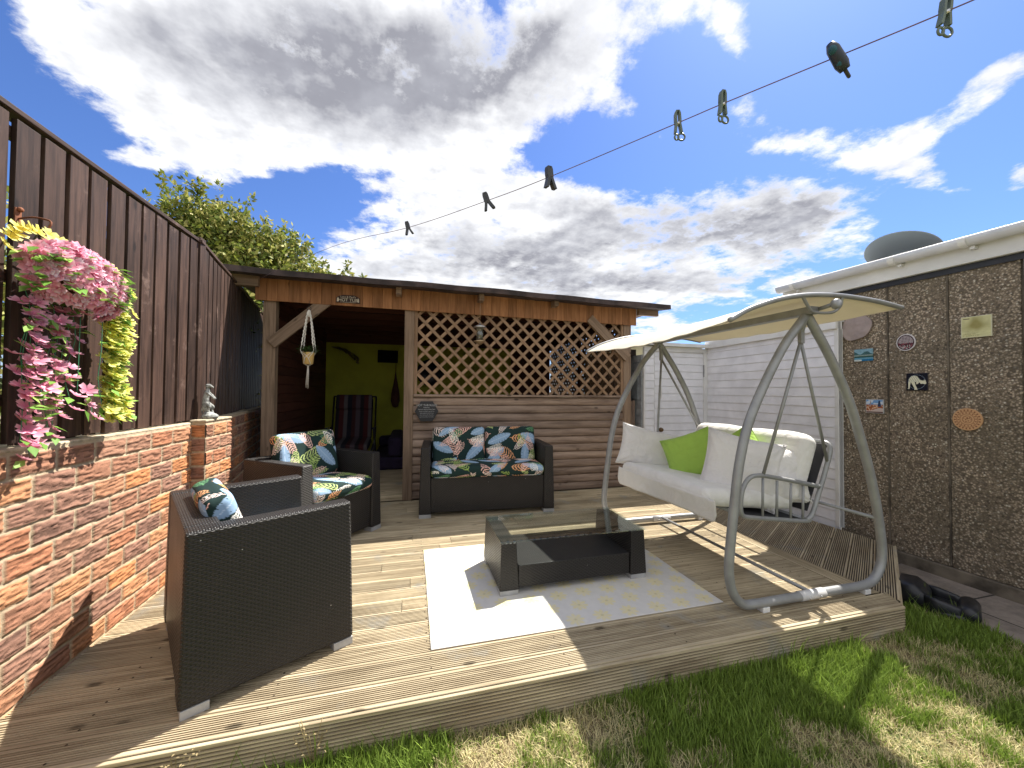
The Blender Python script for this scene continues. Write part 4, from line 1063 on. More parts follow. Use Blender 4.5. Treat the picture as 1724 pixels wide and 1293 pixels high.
m=MB(); m.lathe([(.02,-.07),(.05,-.06),(.075,-.03),(.085,.02),(.08,.02),(.06,-.02)],(cx-.02,cy,cz-.01),n=20); rel(m.build('liner',plain('coir',(.10,.05,.02),.95,bs=.8)),hb)
m=MB(); q=[]
for i in range(17):
    a=math.pi*i/16; q.append((cx-.04,cy-.02+.085*math.cos(a)-.02,1.72+.09*math.sin(a)))
m.tube(q,.0028,n=6); rel(m.build('wire_handle',MT['wire']),hb)
bk_=empty('fence_bracket',(-1.44,1.84,1.84),0,'small rusty bracket with a hook on the fence above the flower basket','bracket')
rust=plain('rusty_iron',(.30,.11,.05),.8,metal=.2,var=.3)
m=MB(); m.bb((-1.449,1.855,1.80),(-1.444,1.88,1.88)); m.ball((-1.44,1.868,1.875),.010,8,6); rel(m.build('plate',rust,bevel=.001),bk_)
m=MB(); m.tube(arc([(-1.445,1.868,1.84),(-1.40,1.866,1.85),(-1.345,1.855,1.84),(-1.335,1.85,1.825),(-1.34,1.848,1.81)],4),.0035,n=6); rel(m.build('hook',rust),bk_)
# ================================================================ MEERKAT ORNAMENT
ms=empty('meerkat_ornament',(-1.375,3.15,.991),0,'grey stone meerkat ornament standing on the brick pier, arms held forward','ornament')
m=MB(); x,y,z=-1.378,3.16,.99
k=.94
def q_(dx,dy,dz): return (x+dx*k,y+dy*k,z+dz*k)
def chain(P,R_,n=9):
    Q=arc([q_(*p) for p in P],n)
    for i,p in enumerate(Q):
        t=i/(len(Q)-1)*(len(P)-1); j=min(int(t),len(P)-2); f=t-j; m.ball(p,R_[j]*(1-f)+R_[j+1]*f,10,7)
m.ball(q_(.012,0,.016),(.052,.046,.026),14,8); m.ball(q_(.002,-.008,.034),(.030,.028,.020),12,6)
chain([(-.010,0,.06),(-.017,0,.10),(-.017,0,.15),(-.010,0,.195),(-.006,0,.225)],[.017,.024,.020,.017,.011])
for s_,o_ in ((-1,0),(1,.010)): chain([(.014+o_,s_*.015,.042),(.006+o_,s_*.015,.066),(.014+o_,s_*.014,.088),(-.004,s_*.010,.112)],[.008,.007,.010,.014],6)
for s_ in (-1,1): chain([(-.008,s_*.016,.198),(.014,s_*.016,.178),(.040,s_*.009,.152)],[.009,.0075,.006],8)
chain([(-.008,0,.246),(.004,0,.247),(.018,0,.240),(.028,0,.236)],[.015,.0135,.008,.0045],6)
for s_ in (-1,1): m.ball(q_(-.010,s_*.013,.255),.005,8,6)
chain([(-.034,0,.10),(-.040,0,.06),(-.036,.01,.025)],[.006,.006,.005],6)
o=rel(m.build('figure',plain('cast_stone',(.36,.37,.35),.85,var=.3,sc=40,bs=.6,bsc=160)),ms); md=o.modifiers.new('remesh','REMESH'); md.mode='VOXEL'; md.voxel_size=.0028; md.use_smooth_shade=True
# ================================================================ SIGNS
hx=empty('hexagon_sign',(.18,4.30,.975),0,'black hexagonal slate sign of hot tub rules on the log boards','sign')
m=MB(); m.prism([(.18+.128*math.cos(R(60*i)),4.300,.975+.128*math.sin(R(60*i))) for i in range(6)],(0,-.010,0)); rel(m.build('slate_plate',plain('slate',(.022,.022,.026),.6),bevel=.002),hx)
for i,(b,s) in enumerate((('HOT TUB RULES',.030),('Essentials:',.017),('Swimsuit Optional After Dark',.0148),('Caution contents may get hot',.0135),('What happens in the hot tub',.0125),('stays in the hot tub. No peeing,',.0118),('relax, sip and enjoy the bubbles',.0118))):
    o=text('lettering',b,s,(0,-.0115,.066-.0205*i-(0 if i==0 else .004)),(R(90),0,0),MT['textg'],hx,.0003)
ht=empty('name_sign',(-.64,4.29,2.155),0,'small brown arched wooden sign reading hot tub on the shelter fascia','sign')
m=MB(); m.prism([(-.64+a,4.292,2.155+b) for a,b in ((-.115,-.04),(.115,-.04),(.115,.012),(.085,.032),(.05,.042),(-.05,.042),(-.085,.032),(-.115,.012))],(0,-.012,0)); rel(m.build('board',plain('dark_stain',(.045,.022,.018),.7),bevel=.002),ht)
text('lettering',"Lucy & Paul's",.028,(0,-.016,.020),(R(90),0,0),MT['text'],ht,.0005); text('lettering','HOT TUB',.044,(0,-.016,-.013),(R(90),0,0),MT['text'],ht,.0005)
for s in (-1,1):
    m=MB(); m.prism([(-.64+s*a,4.279,2.155+b) for a,b in ((.093,-.03),(.108,-.03),(.106,.0),(.098,.016),(.092,.0))],(0,-.002,0)); rel(m.build('cream_motif',MT['text']),ht)
m=MB(); m.bb((-.64-.075,4.277,2.119),(-.64+.075,4.2795,2.1215)); rel(m.build('cream_line',MT['text']),ht)
# ================================================================ MACRAME PLANTER
mp=empty('hanging_planter',(-1.0,4.20,2.06),0,'macrame hanger with an ochre pot and small plant in the shelter opening','hanging planter')
px_,py_=-.995,4.22
m=MB(); m.tube(ring((px_,py_,2.02),.019,'y'),.003,n=6,closed=True); m.tube([(px_,py_,2.04),(px_,py_,2.10)],.002,n=5); rel(m.build('metal_ring',MT['wire']),mp)
m=MB()
for s in (-1,1):
    for f in (-1,1):
        q=[]
        for i in range(40):
            t=i/39; q.append((px_+s*(.006+.046*t**.8)+.0025*math.sin(t*60),py_+f*(.004+.04*t)+.0025*math.cos(t*60),2.0-.36*t))
        rr=[.0052+.0018*abs(math.sin(i*.75)) for i in range(40)]
        m.tube(q,rr,n=6)
    m.ball((px_+s*.030,py_,1.81),.0085,8,6)
m.lathe([(.0,.0),(.011,.002),(.012,.03),(.009,.07),(.0,.072)],(px_,py_,1.935),n=10)
for s in (-1,1):
    for f in (-1,1):
        m.tube(arc([(px_+s*.052,py_+f*.044,1.64),(px_+s*.058,py_+f*.046,1.585),(px_+s*.02,py_+f*.060,1.515),(px_+s*.03,py_+f*.035,1.465),(px_,py_,1.44)],4),.0032,n=5)
        m.tube(arc([(px_+s*.058,py_+f*.046,1.585),(px_-s*.01,py_+f*.064,1.525),(px_-s*.03,py_+f*.035,1.465)],4),.0032,n=5)
rel(m.build('rope_hanger',MT['rope']),mp)
m=MB()
for i in range(16):
    a=i*.9; m.tube([(px_+.004*math.cos(a),py_+.004*math.sin(a),1.44),(px_+.007*math.cos(a),py_+.007*math.sin(a),1.39),(px_+.012*math.cos(a)-.006,py_+.013*math.sin(a),1.24+random.uniform(-.03,.03))],.0026,n=5)
m.ball((px_,py_,1.435),.010,8,6); rel(m.build('tassel',MT['rope']),mp)
m=MB(); m.lathe([(.0,0),(.040,0),(.046,.008),(.055,.112),(.057,.12),(.051,.12),(.045,.10),(.0,.10)],(px_,py_,1.457),n=24); rel(m.build('pot',MT['pot']),mp)
lv=[]
for i in range(190):
    a=random.uniform(0,6.28); r=random.uniform(0,.10); lv.append((Vector((px_+r*math.cos(a),py_+r*math.sin(a),1.575+random.uniform(0,.065)-.4*r*random.random())),(math.cos(a),math.sin(a),random.uniform(-.3,.8)),(0,0,1),random.uniform(.022,.038),(.07,.14,.04)))
leaves('plant',lv,mp,MT['leaf'])
# ================================================================ BIRD FEEDER
bf_=empty('bird_feeder',(.762,4.10,1.8),0,'glass and metal bird feeder hanging from the rafter end before the lattice','bird feeder')
fx_,fy_=.735,4.13
MT['bronze']=plain('warm_metal',(.45,.32,.20),.35,metal=.7,bs=0)
m=MB(); m.tube([(fx_,fy_,2.24),(fx_,fy_,1.955)],.0022,n=5); m.tube(ring((fx_,fy_,2.255),.010,'y',10),.0022,n=5,closed=True); rel(m.build('hanging_wire',MT['bronze']),bf_)
m=MB(); m.lathe([(.0,.055),(.010,.05),(.014,.035),(.03,.028),(.068,.008),(.070,.0),(.060,-.004),(.03,-.006),(0,-.006)],(fx_,fy_,1.905),n=22); rel(m.build('lid',MT['chrome']),bf_)
m=MB(); m.lathe([(.038,0),(.038,.145),(.036,.145),(.036,0)],(fx_,fy_,1.752),n=22); rel(m.build('glass_tube',MT['glass']),bf_)
m=MB(); m.lathe([(0,0),(.030,.0),(.030,.09),(.0,.10)],(fx_,fy_,1.755),n=16); rel(m.build('seed',plain('seed_mix',(.16,.12,.08),.9,var=.5,sc=120,bs=.8,bsc=200)),bf_)
m=MB(); m.lathe([(0,-.04),(.02,-.035),(.03,-.022),(.048,-.018),(.050,-.008),(.066,-.004),(.068,.006),(.055,.003),(0,.003)],(fx_,fy_,1.750),n=22); rel(m.build('tray',MT['bronze']),bf_)
# ================================================================ INSIDE THE SHELTER
rc=empty('recliner',(-.78,5.9,.056),0,'dark folding recliner with a striped cushion standing inside the shelter','recliner chair')
def stripes(u,v):
    pal=np.array([(.045,.007,.008),(.07,.062,.066),(.005,.006,.013),(.032,.008,.009),(.055,.040,.050),(.008,.007,.010)]); k=np.floor(u/.055).astype(int)%6; return pal[k]
# back, seat
MT['stripe']=colattr('striped_cloth',.9,.3,100)
pcushion('back_cushion',(.50,.62,.09),.035,MT['stripe'],rc,(0,.05,.74),rot=(R(74),0,0),step=.01,colfn=stripes,off=(.0,0))
pcushion('head_cushion',(.50,.22,.06),.028,MT['stripe'],rc,(0,.055,.97),rot=(R(76),0,0),step=.01,colfn=stripes)
pcushion('seat_cushion',(.50,.50,.09),.035,MT['stripe'],rc,(0,-.28,.40),rot=(R(5),0,0),step=.01,colfn=stripes)
m=MB()
for s in (-1,1):
    m.tube([(s*.29,.16,1.05),(s*.29,-.02,.40),(s*.29,-.52,.34)],.013,n=8); m.tube([(s*.30,-.45,0),(s*.30,.0,.62),(s*.30,-.42,.63)],.013,n=8); m.tube([(s*.30,.28,0),(s*.30,-.30,.62)],.013,n=8)
m.tube([(-.29,.16,1.05),(.29,.16,1.05)],.013,n=8); m.build('frame',MT['black'],rc)
bn=empty('corner_bench',(-.1,6.3,.056),0,'low dark purple cushioned bench inside the shelter below the lime wall','bench')
m=MB(); m.bb((-.52,5.75,.06),(1.8,7.05,.24)); rel(m.build('seat',MT['purple'],bevel=.04,seg=3),bn)
m=MB(); m.bb((-.30,5.72,.245),(-.10,7.0,.52)); rel(m.build('arm',MT['purple'],bevel=.05,seg=3),bn)
m=MB(); m.bb((-.5,6.85,.245),(1.8,7.05,.42)); rel(m.build('back',MT['purple'],bevel=.05,seg=3),bn)
bp=empty('wall_screen',(-.39,7.1,1.8),0,'small black screen fixed high on the lime wall','screen')
m=MB(); m.bb((-.56,7.085,1.695),(-.22,7.119,1.915)); rel(m.build('panel',plain('matt_black',(.004,.004,.005),.9,spec=.1),bevel=.004),bp)
nt=empty('net_bag',(-.25,7.05,1.3),0,'brown net bag hanging on the lime wall under the black screen','net bag')
m=MB(); m.tube([(-.25,7.10,1.69),(-.25,7.09,1.45)],.006,n=6); m.lathe([(.0,.0),(.05,.02),(.075,.12),(.07,.25),(.045,.38),(.02,.52),(.006,.62)],(-.25,7.03,.90),n=16); o=rel(m.build('net',MT['brownnet']),nt)
dd=empty('dried_bouquet',(-1.22,6.9,1.9),0,'dried feathery bouquet hanging in the shelter corner','dried flowers')
lv=[]
for i in range(260):
    t=random.random(); a=random.uniform(-.55,.55); lv.append((Vector((-1.28+.42*t,6.9+.1*a,1.93-.22*t*t+a*.10*t)),(1,random.uniform(-.8,.8),-.5-t+random.uniform(-.6,.6)),(0,0,1),random.uniform(.03,.07),(.16,.13,.09)))
leaves('plumes',lv,dd,MT['leaf'])
rp_=empty('round_plaque',(.85,7.09,1.5),0,'round dark plaque on the rear wall seen through the lattice','wall plaque')
m=MB(); m.lathe([(0,0),(.24,0),(.25,.01),(.24,.025),(0,.025)],(.36,7.118,1.53),rot=Matrix.Rotation(R(90),3,'X'),n=32); rel(m.build('disc',MT['black']),rp_)
# ================================================================ GARAGE WALL PIECES
GA=math.atan2(-1,.0)  # wall faces -x
def gl(y,z,o=0): return Vector((GX(y)-o,y,z))
wrot=(R(90),0,R(-90)-math.atan(.045)*-1)
def gplate(name,y,z,w,h,label,cat,depth=.012,round_=False,mat='glossycol',colfn=None,n=70,irr=0):
    t=empty(name,tuple(gl(y,z,.002)),0,label,cat)
    # local frame: a runs towards the viewer's right (-y), b up
    a=np.linspace(-.5,.5,n+1); A,B=np.meshgrid(a,a,indexing='ij')
    if round_:
        rr=np.sqrt(np.maximum(1e-9,A*A+B*B)); mx=np.maximum(np.abs(A),np.abs(B)); f=mx/rr; A2,B2=A*f,B*f
    else: A2,B2=A,B
    C=colfn(A2,B2)
    k_=1.
    if irr:
        th=np.arctan2(B2,A2); k_=1+irr*(np.sin(th*2+.6)*.5+np.sin(th*3+2)*.5+.3*np.sin(th*5))
    X=A2*w*k_;Z=B2*h*k_
    P=np.stack([-(depth)+0*X,-X,Z],-1); P[...,0]+=-.045*0
    if irr: P[...,0]-=.010*fbm(A2*6,B2*6,3,3)-.004
    # wall is slightly turned
    P[...,0]+=.045*X
    idx=np.arange(A.size).reshape(A.shape); f=np.stack([idx[:-1,:-1],idx[1:,:-1],idx[1:,1:],idx[:-1,1:]],-1).reshape(-1,4)
    o=npmesh('face',P.reshape(-1,3),f,MT[mat],t,bool(irr),C.reshape(-1,3))
    md=o.modifiers.new('solid','SOLIDIFY'); md.thickness=depth; md.offset=-1 if True else 1
    return t
def put(C,mask,c): C[mask]=c
def base(A,c): return np.zeros(A.shape+(3,))+np.array(c)
def f_sea(A,B):
    C=base(A,(.20,.36,.45)); put(C,B<.18+.12*np.sin(A*9),(.05,.12,.13)); put(C,(B<.02),(.22,.30,.28)); put(C,(B<-.08),(.03,.09,.08)); put(C,B<-.2,(.12,.30,.42)); put(C,(B<-.33)&(A>-.1),(.02,.16,.33)); put(C,(B<-.36)&(A<-.1),(.55,.62,.62)); return C*(.8+.4*vn(A*30,B*14)[...,None])
gplate('landscape_tile',2.41,1.546,.135,.105,'small blue seaside picture tile below the pale stone on the garage wall','wall tile',colfn=f_sea)
def f_oval(A,B):
    r=np.hypot(A,B); C=base(A,(.035,.012,.018)); lat=(np.abs(np.sin(A*42+B*4))>.35)&(np.abs(np.sin(B*38))>.35)&(r<.40)&(B>-.05)
    put(C,lat,(.42,.36,.38)); put(C,(B<-.02)&(r<.4)&(vn(A*26,B*26)>.55),(.30,.05,.08)); put(C,(B<-.16)&(r<.4)&(vn(A*30,B*20,3)>.62),(.35,.36,.36)); put(C,(r>.445),(.62,.58,.60)); return C
gplate('oval_plaque',2.122,1.622,.118,.135,'round dark plaque with a pale rim high on the garage wall','wall plaque',round_=True,colfn=f_oval)
def inpoly(A,B,P):
    r=np.zeros(A.shape,bool); n=len(P)
    for i in range(n):
        x1,y1=P[i];x2,y2=P[(i+1)%n]; c=((y1>B)!=(y2>B))&(A<(x2-x1)*(B-y1)/((y2-y1)+1e-12)+x1); r^=c
    return r
KP=[(-.44,-.40),(-.40,-.34),(-.40,-.05),(-.37,.18),(-.25,.34),(-.08,.37),(.05,.30),(.18,.10),(.32,.06),(.36,.14),(.38,.05),(.42,.12),(.43,.0),(.46,-.08),(.40,-.14),(.28,-.10),(.20,-.12),(.12,-.02),(.06,-.12),(-.03,-.14),(-.02,-.02),(-.10,.02),(-.06,-.18),(.03,-.40),(.04,-.46),(-.12,-.46),(-.10,-.40),(-.20,-.18),(-.28,.0),(-.32,-.2),(-.34,-.40)]
def f_kang(A,B):
    A=A*1.0
    C=base(A,(.006,.008,.02)); r=np.hypot(A,B); th=np.arctan2(B,A); put(C,(np.abs(r-.41)<.012)&(np.sin(th*36)>.1),(.30,.38,.45))
    k=inpoly(A,B,KP); put(C,k,(.70,.68,.52)); put(C,k&(np.abs(np.sin(A*30+B*16))<.28)&(B>.0)&(A<.15),(.16,.20,.24)); return C
gplate('kangaroo_tile',2.058,1.304,.125,.135,'black tile with a cream kangaroo in the middle of the garage wall','wall tile',colfn=f_kang,n=110)
def f_city(A,B):
    C=base(A,(.16,.33,.62)); put(C,(vn(A*7,B*10)>.55)&(B>.15),(.55,.62,.72)); put(C,B<.12,(.34,.10,.04)); put(C,(B<.10)&(vn(A*18,B*14,4)>.6),(.62,.42,.28)); put(C,(np.abs(A+.22)<.04*(1-(B-.1)*2))&(B<.42)&(B>0),(.30,.25,.28)); put(C,(np.abs(A-.27)<.10*(1.05-(B)*1.7))&(B>-.02)&(B<.42),(.03,.05,.12)); put(C,(B<-.22+.1*np.sin(A*5)),(.55,.45,.42)); put(C,(B<-.38),(.12,.06,.05)); put(C,(np.abs(A)>.46)|(np.abs(B)>.46),(.42,.42,.42)); return C
gplate('city_tile',2.333,1.102,.125,.118,'colourful city picture tile, lowest on the garage wall beside the swing frame','wall tile',colfn=f_city)
def f_yel(A,B):
    C=base(A,(.60,.58,.32)); n=fbm(A*6+2,B*9,4,2); C=C*(.8+.4*n[...,None]); s=np.exp(-((A*2.6)**2+((B-.02)*5)**2))+.8*np.exp(-((A*5)**2+((B-.3)*4)**2)); C=C*(1-.72*np.clip(s,0,1)[...,None])+np.array((.20,.16,.02))*.72*np.clip(s,0,1)[...,None]
    for b in (-.2,-.27,-.34,-.41): put(C,(np.abs(B-b)<.012)&(A>-.42)&(A<-.1+.3*vn(b*33,b*0))&(vn(A*60,b*9)>.35),(.30,.27,.12))
    put(C,(np.abs(B-.40)<.02)&(A>-.42)&(A<-.2),(.15,.13,.08)); put(C,(np.abs(A)>.485)|(np.abs(B)>.48),(.62,.60,.45)); return C
gplate('yellow_sign',1.737,1.688,.148,.150,'square yellow stained sign high on the right of the garage wall','sign',colfn=f_yel,mat='col')
def f_sun(A,B):
    r=np.hypot(A,B); th=np.arctan2(B,A); C=base(A,(.56,.33,.17)); dk=(.24,.10,.05)
    put(C,(r>.38)&(r<.45)&(np.sin(th*22)>.25),dk); put(C,(np.abs(r-.35)<.008)|(np.abs(r-.24)<.007)|(np.abs(r-.16)<.008),dk); put(C,(r>.27)&(r<.32)&(np.sin(th*16)>.5),dk)
    put(C,(r<.14)&(fbm(A*22,B*22,2)>.56),dk); return C
gplate('sun_disc',1.787,1.03,.150,.158,'round terracotta calendar disc, the lowest plaque at the right of the garage wall','wall plaque',round_=True,colfn=f_sun,mat='col',n=110)
gplate('pale_stone',2.46,1.80,.215,.24,'large pinkish pale stone slab on the garage wall beside the canopy','stone plaque',round_=True,colfn=lambda A,B:base(A,(.34,.28,.27))*(.85+.3*fbm(A*5,B*5,4,1)[...,None]),mat='col',irr=.10,depth=.018)
# ================================================================ SATELLITE DISH
sd=empty('satellite_dish',(4.75,2.62,2.45),0,'grey satellite dish behind the garage roof edge','satellite dish')
dr_=Vector((.40,.10,.91)).to_track_quat('Z','Y').to_matrix()
dc=Vector((4.72,2.63,2.62))
m=MB(); m.lathe([(0,-.045),(.10,-.040),(.20,-.022),(.275,.0),(.282,.004),(.275,.006),(.20,-.016),(.10,-.034),(0,-.039)],tuple(dc),n=40,rot=dr_@Matrix.Diagonal((1.,1.12,1))); rel(m.build('dish',plain('dish_grey',(.50,.62,.70),.5,var=.02,sc=3,bs=0)),sd)
m=MB(); m.tube([dc+dr_@Vector((0,0,-.05)),dc+Vector((.05,.1,-.2)),Vector((4.78,2.75,2.38))],.02,n=8); rel(m.build('mast',MT['steel']),sd)
# ================================================================ CLOTHES LINE AND PEGS
LP=[(-1.62,4.62,2.30),(-1.30,3.95,2.245),(-.464,2.488,2.068),(-.019,1.802,1.951),(.264,1.364,1.902),(.419,1.126,1.884),(.637,.799,1.875),(.687,.71,1.868),(.795,.54,1.858),(.869,.422,1.851),(.943,.30,1.847),(1.3,-.29,1.83)]
m=MB(); m.tube(arc([(x,y,z) for x,y,z in LP],6),.0013,n=6); o=m.build('clothes_line',MT['line']); props(o,'thin dark clothes line sagging across the sky','clothes line')
FW=MC@Vector((0,0,-1))
LD=Vector((-.25,.38,.03)).normalized()
def peg(p,kind,label,roll,tilt=0,sc=1.):
    """two long jaws gripping the cord"""
    t=empty('clothes_peg',p,0,label,'clothes peg','pegs on the clothes line')
    z=Vector((0,0,-1)); side=Vector((math.cos(roll),math.sin(roll),0))
    z=(z+(side if kind!='blue' else z.cross(side))*tilt).normalized(); side=(side-z*side.dot(z)).normalized(); th=z.cross(side)
    if kind=='blue':
        side=(Vector((0,0,1.2))-Vector(p)).normalized(); z=MC@Vector((.50,-.86,0)); z=(z-side*z.dot(side)).normalized(); th=z.cross(side)
    def Lq(a,b,c): return side*a*sc+th*b*sc+z*c*sc
    if kind=='ring': mt=MT['pegg']
    elif kind=='blue': mt=MT['pegb']
    else: mt=MT['pegd']
    sp={'ring':.0035,'dark':.012,'blue':.006}[kind]
    for s in (-1,1):
        m=MB()
        if kind=='blue':
            q=[Lq(s*.004,0,-.030),Lq(s*.009,0,-.018),Lq(s*.010,0,0),Lq(s*.011,0,.018),Lq(s*.012,0,.032)]
            m.tube(q,[.007*sc,.0115*sc,.012*sc,.0125*sc,.009*sc],n=12)
        else:
            L0,L1=(-.030,.034 if kind=='dark' else .026)
            pts=[(s*.0022,L0),(s*.0050,L0+.008),(s*.0055,-.005),(s*.0045,.004),(s*(.0045+sp*.5),L1*.6),(s*(.004+sp),L1)]
            for (a,b),(c,d) in zip(pts[:-1],pts[1:]):
                w=(.0052 if kind=='ring' else .0075); e_=(.0022 if kind=='ring' else .0052)
                P_=[Lq(a-e_,-w,b),Lq(a+e_,-w,b),Lq(a+e_,w,b),Lq(a-e_,w,b),Lq(c-e_,-w,d),Lq(c+e_,-w,d),Lq(c+e_,w,d),Lq(c-e_,w,d)]
                m.hexa(P_)
            if kind=='ring' :
                cc=Lq(s*.0045 if s<0 else .0075,0,.036); rr=.0085*sc; q=[cc+(side*math.cos(a)+z*math.sin(a))*rr for a in [2*math.pi*i/16 for i in range(16)]]
                if s<0: q=[cc+(side*math.cos(a)*.6+z*math.sin(a)*.8)*rr for a in [2*math.pi*i/16 for i in range(16)]]
                m.tube(q,.0022*sc,n=6,closed=True)
        m.build('jaw',mt,t)
    m=MB(); m.tube([Lq(0,-.0065,.0035),Lq(0,.0065,.0035)],.0032*sc,n=8); m.build('spring',MT['chrome'] if kind!='blue' else MT['pegd'],t)
    if kind=='blue':
        for c in (-.016,.015):
            m=MB(); m.ball(Lq(.0165,.001,c),(.0070*sc,.0078*sc,.0098*sc),14,8,rot=Matrix((side,th,z)).transposed()); m.build('teal_grip',MT['pegc'],t)
        m=MB(); q=[Lq(0,0,.036)+(side*math.cos(a)*.8+z*math.sin(a)*1.25)*.010*sc for a in [2*math.pi*i/16 for i in range(16)]]; m.tube(q,.0035*sc,n=8,closed=True); m.build('end_loop',MT['pegd'],t)
MT['pegg']=plain('sage_plastic',(.11,.15,.12),.45,bs=0); MT['pegd']=plain('charcoal_plastic',(.035,.038,.042),.4,bs=0); MT['pegb']=plain('navy_plastic',(.02,.03,.05),.4,bs=0); MT['pegc']=plain('teal_rubber',(.012,.09,.13),.6,bs=0)
vr=R(-15)
peg(LP[3],'dark','small dark peg, the lowest and furthest along the line',vr,.25,.92)
peg(LP[4],'dark','dark peg with splayed legs, second from the far end of the line',vr,.35)
peg(LP[5],'dark','dark peg with open legs above the middle of the shelter roof',vr+.6,.12,1.05)
peg(LP[6],'ring','sage green peg with ring end, left one of the two ringed pegs side by side',vr,.05)
peg(LP[7],'ring','sage green peg with ring end, right one of the two ringed pegs side by side',vr+.2,-.02)
peg(LP[8],'blue','chunky dark peg with teal grips on the line',vr+R(105),.42,.92)
peg(LP[9],'ring','grey green ring peg cut by the top edge, nearest the viewer',vr,-.12,.95)
# ================================================================ BLACK MOULDED THING ON THE PATH
bx=empty('plastic_trough',(3.27,1.66,-.135),0,'black moulded plastic trough with rounded end lying between lawn and path','plastic trough')
def loft(secs,n=20):
    """secs: list of (centre, halfwidth vec, up height, exponent)"""
    m=MB();V=[];F=[]
    for c,hw,hh in secs:
        c=Vector(c); hw=Vector(hw)
        for j in range(n):
            a=2*math.pi*j/n; ca,sa=math.cos(a),math.sin(a); e=.55
            V.append(c+hw*(abs(ca)**e*(1 if ca>0 else -1))+Vector((0,0,hh))*(abs(sa)**e*(1 if sa>0 else -1)))
    for i in range(len(secs)-1):
        for j in range(n): F.append((i*n+j,i*n+(j+1)%n,(i+1)*n+(j+1)%n,(i+1)*n+j))
    F+=[tuple(range(n))[::-1],tuple((len(secs)-1)*n+j for j in range(n))]
    m.add(V,F,sm=True); return m
zb=-.145
ax=Vector((.42,-.91,0)); pw=Vector((.91,.42,0)); c0=Vector((3.16,1.80,0))
def S_(t,hw,h,off=0): c=c0+ax*t*.80+pw*off; return ((c.x,c.y,zb+h*1.45),pw*hw,h*1.45)
m=loft([S_(-.02,.07,.035),S_(.01,.115,.050),S_(.10,.125,.052),S_(.16,.115,.040),S_(.18,.09,.03)]); rel(m.build('body',MT['black']),bx)
m=MB(); 
m=loft([S_(.16,.115,.014),S_(.20,.13,.016),S_(.34,.13,.016),S_(.40,.08,.014)]); rel(m.build('tray',MT['black']),bx)
for s in (-1,1):
    m=loft([S_(.15,.018,.036,s*.10),S_(.22,.02,.034,s*.11),S_(.30,.02,.030,s*.105),S_(.36,.02,.026,s*.085)],12); rel(m.build('side_rib',MT['black']),bx)
m=MB(); c=c0+ax*.30; m.tube([c-pw*.115+Vector((0,0,zb+.048)),c-pw*.10+Vector((0,0,zb+.048)),c+pw*.10+Vector((0,0,zb+.048)),c+pw*.115+Vector((0,0,zb+.048))],[.034,.047,.047,.034],n=18); rel(m.build('roller',MT['black']),bx)
# ================================================================ TREES BEHIND THE FENCE
def crown(name,blobs,n,ls,cols,par,sprigs=()):
    P=[];tot=sum(b[3]**2 for b in blobs)
    V=[];C=[]
    for bx_,by_,bz_,br,sq in blobs:
        k=int(n*br*br/tot); d=RN.normal(size=(k,3)); d/=np.linalg.norm(d,axis=1,keepdims=True); r=br*RN.random(k)**.42
        lump=1+.28*(vn(d[:,0]*3+bx_*3,d[:,2]*3+d[:,1]*2,2)-.5)*2
        p=d*(r*lump)[:,None]*np.array([1,1,sq])+np.array([bx_,by_,bz_]); P.append(p)
    P=np.concatenate(P)
    if len(sprigs):
        for (a,b,k) in sprigs:
            a=np.array(a);b=np.array(b); t=RN.random(k)[:,None]; P=np.concatenate([P,a+(b-a)*t+RN.normal(size=(k,3))*.035*(1.2-t)])
    k=len(P); u=RN.normal(size=(k,3)); u[:,2]=np.abs(u[:,2])*.8; u/=np.linalg.norm(u,axis=1,keepdims=True); w=np.cross(u,RN.normal(size=(k,3))); w/=np.linalg.norm(w,axis=1,keepdims=True)
    L=(ls*(.6+.8*RN.random(k)))[:,None]
    V=np.stack([P,P+u*L*.5+w*L*.24,P+u*L,P+u*L*.5-w*L*.24],1).reshape(-1,3); F=np.arange(4*k).reshape(k,4)
    ci=RN.integers(0,len(cols),k); c=np.array(cols)[ci]*(.75+.5*RN.random(k))[:,None]; C=np.repeat(c,4,0)
    return rel(npmesh(name,V,F,MT['leaf'],None,False,C),par)
gc=[(.25,.29,.05),(.36,.36,.09),(.18,.23,.05),(.45,.42,.15),(.12,.16,.04)]
tr=empty('privet_tree',(-2.9,7.6,LZ),0,'bushy yellow green tree rising behind the fence and shelter roof','tree')
bl=[(-4.0,7.5,3.6,.55,.9),(-3.6,7.5,4.0,.5,.9),(-3.3,7.6,3.4,.8,.9),(-3.0,7.4,3.95,.45,.9),(-2.7,7.6,3.5,.7,.9),(-2.3,7.5,3.6,.5,.85),(-2.0,7.6,3.1,.65,.8),(-1.55,7.6,3.0,.45,.8),(-1.2,7.7,2.8,.4,.7),(-2.6,7.6,2.6,1.1,.9),(-3.8,7.6,2.6,1.0,1.),(-4.3,7.5,3.2,.5,.9)]
spr=[((-3.5+random.uniform(-.5,.5),7.45,4.1+random.uniform(-.25,.1)),(-3.5+random.uniform(-.75,.75),7.4,4.55+random.uniform(-.1,.22)),55) for _ in range(9)]
spr+=[((x,7.5,z),(x+random.uniform(-.1,.25),7.4,z+random.uniform(.3,.5)),45) for x,z in ((-4.3,3.6),(-4.1,3.9),(-2.9,4.1),(-2.5,3.85),(-2.2,3.8),(-1.9,3.5),(-1.6,3.2),(-1.35,3.05),(-1.1,2.95),(-.95,2.85),(-2.0,3.6))]
crown('crown',bl,42000,.085,gc,tr,spr)
m=MB(); m.tube([(-2.9,7.6,LZ),(-2.95,7.6,1.2),(-2.85,7.6,2.4),(-3.0,7.6,3.3)],[.11,.09,.07,.03],n=10)
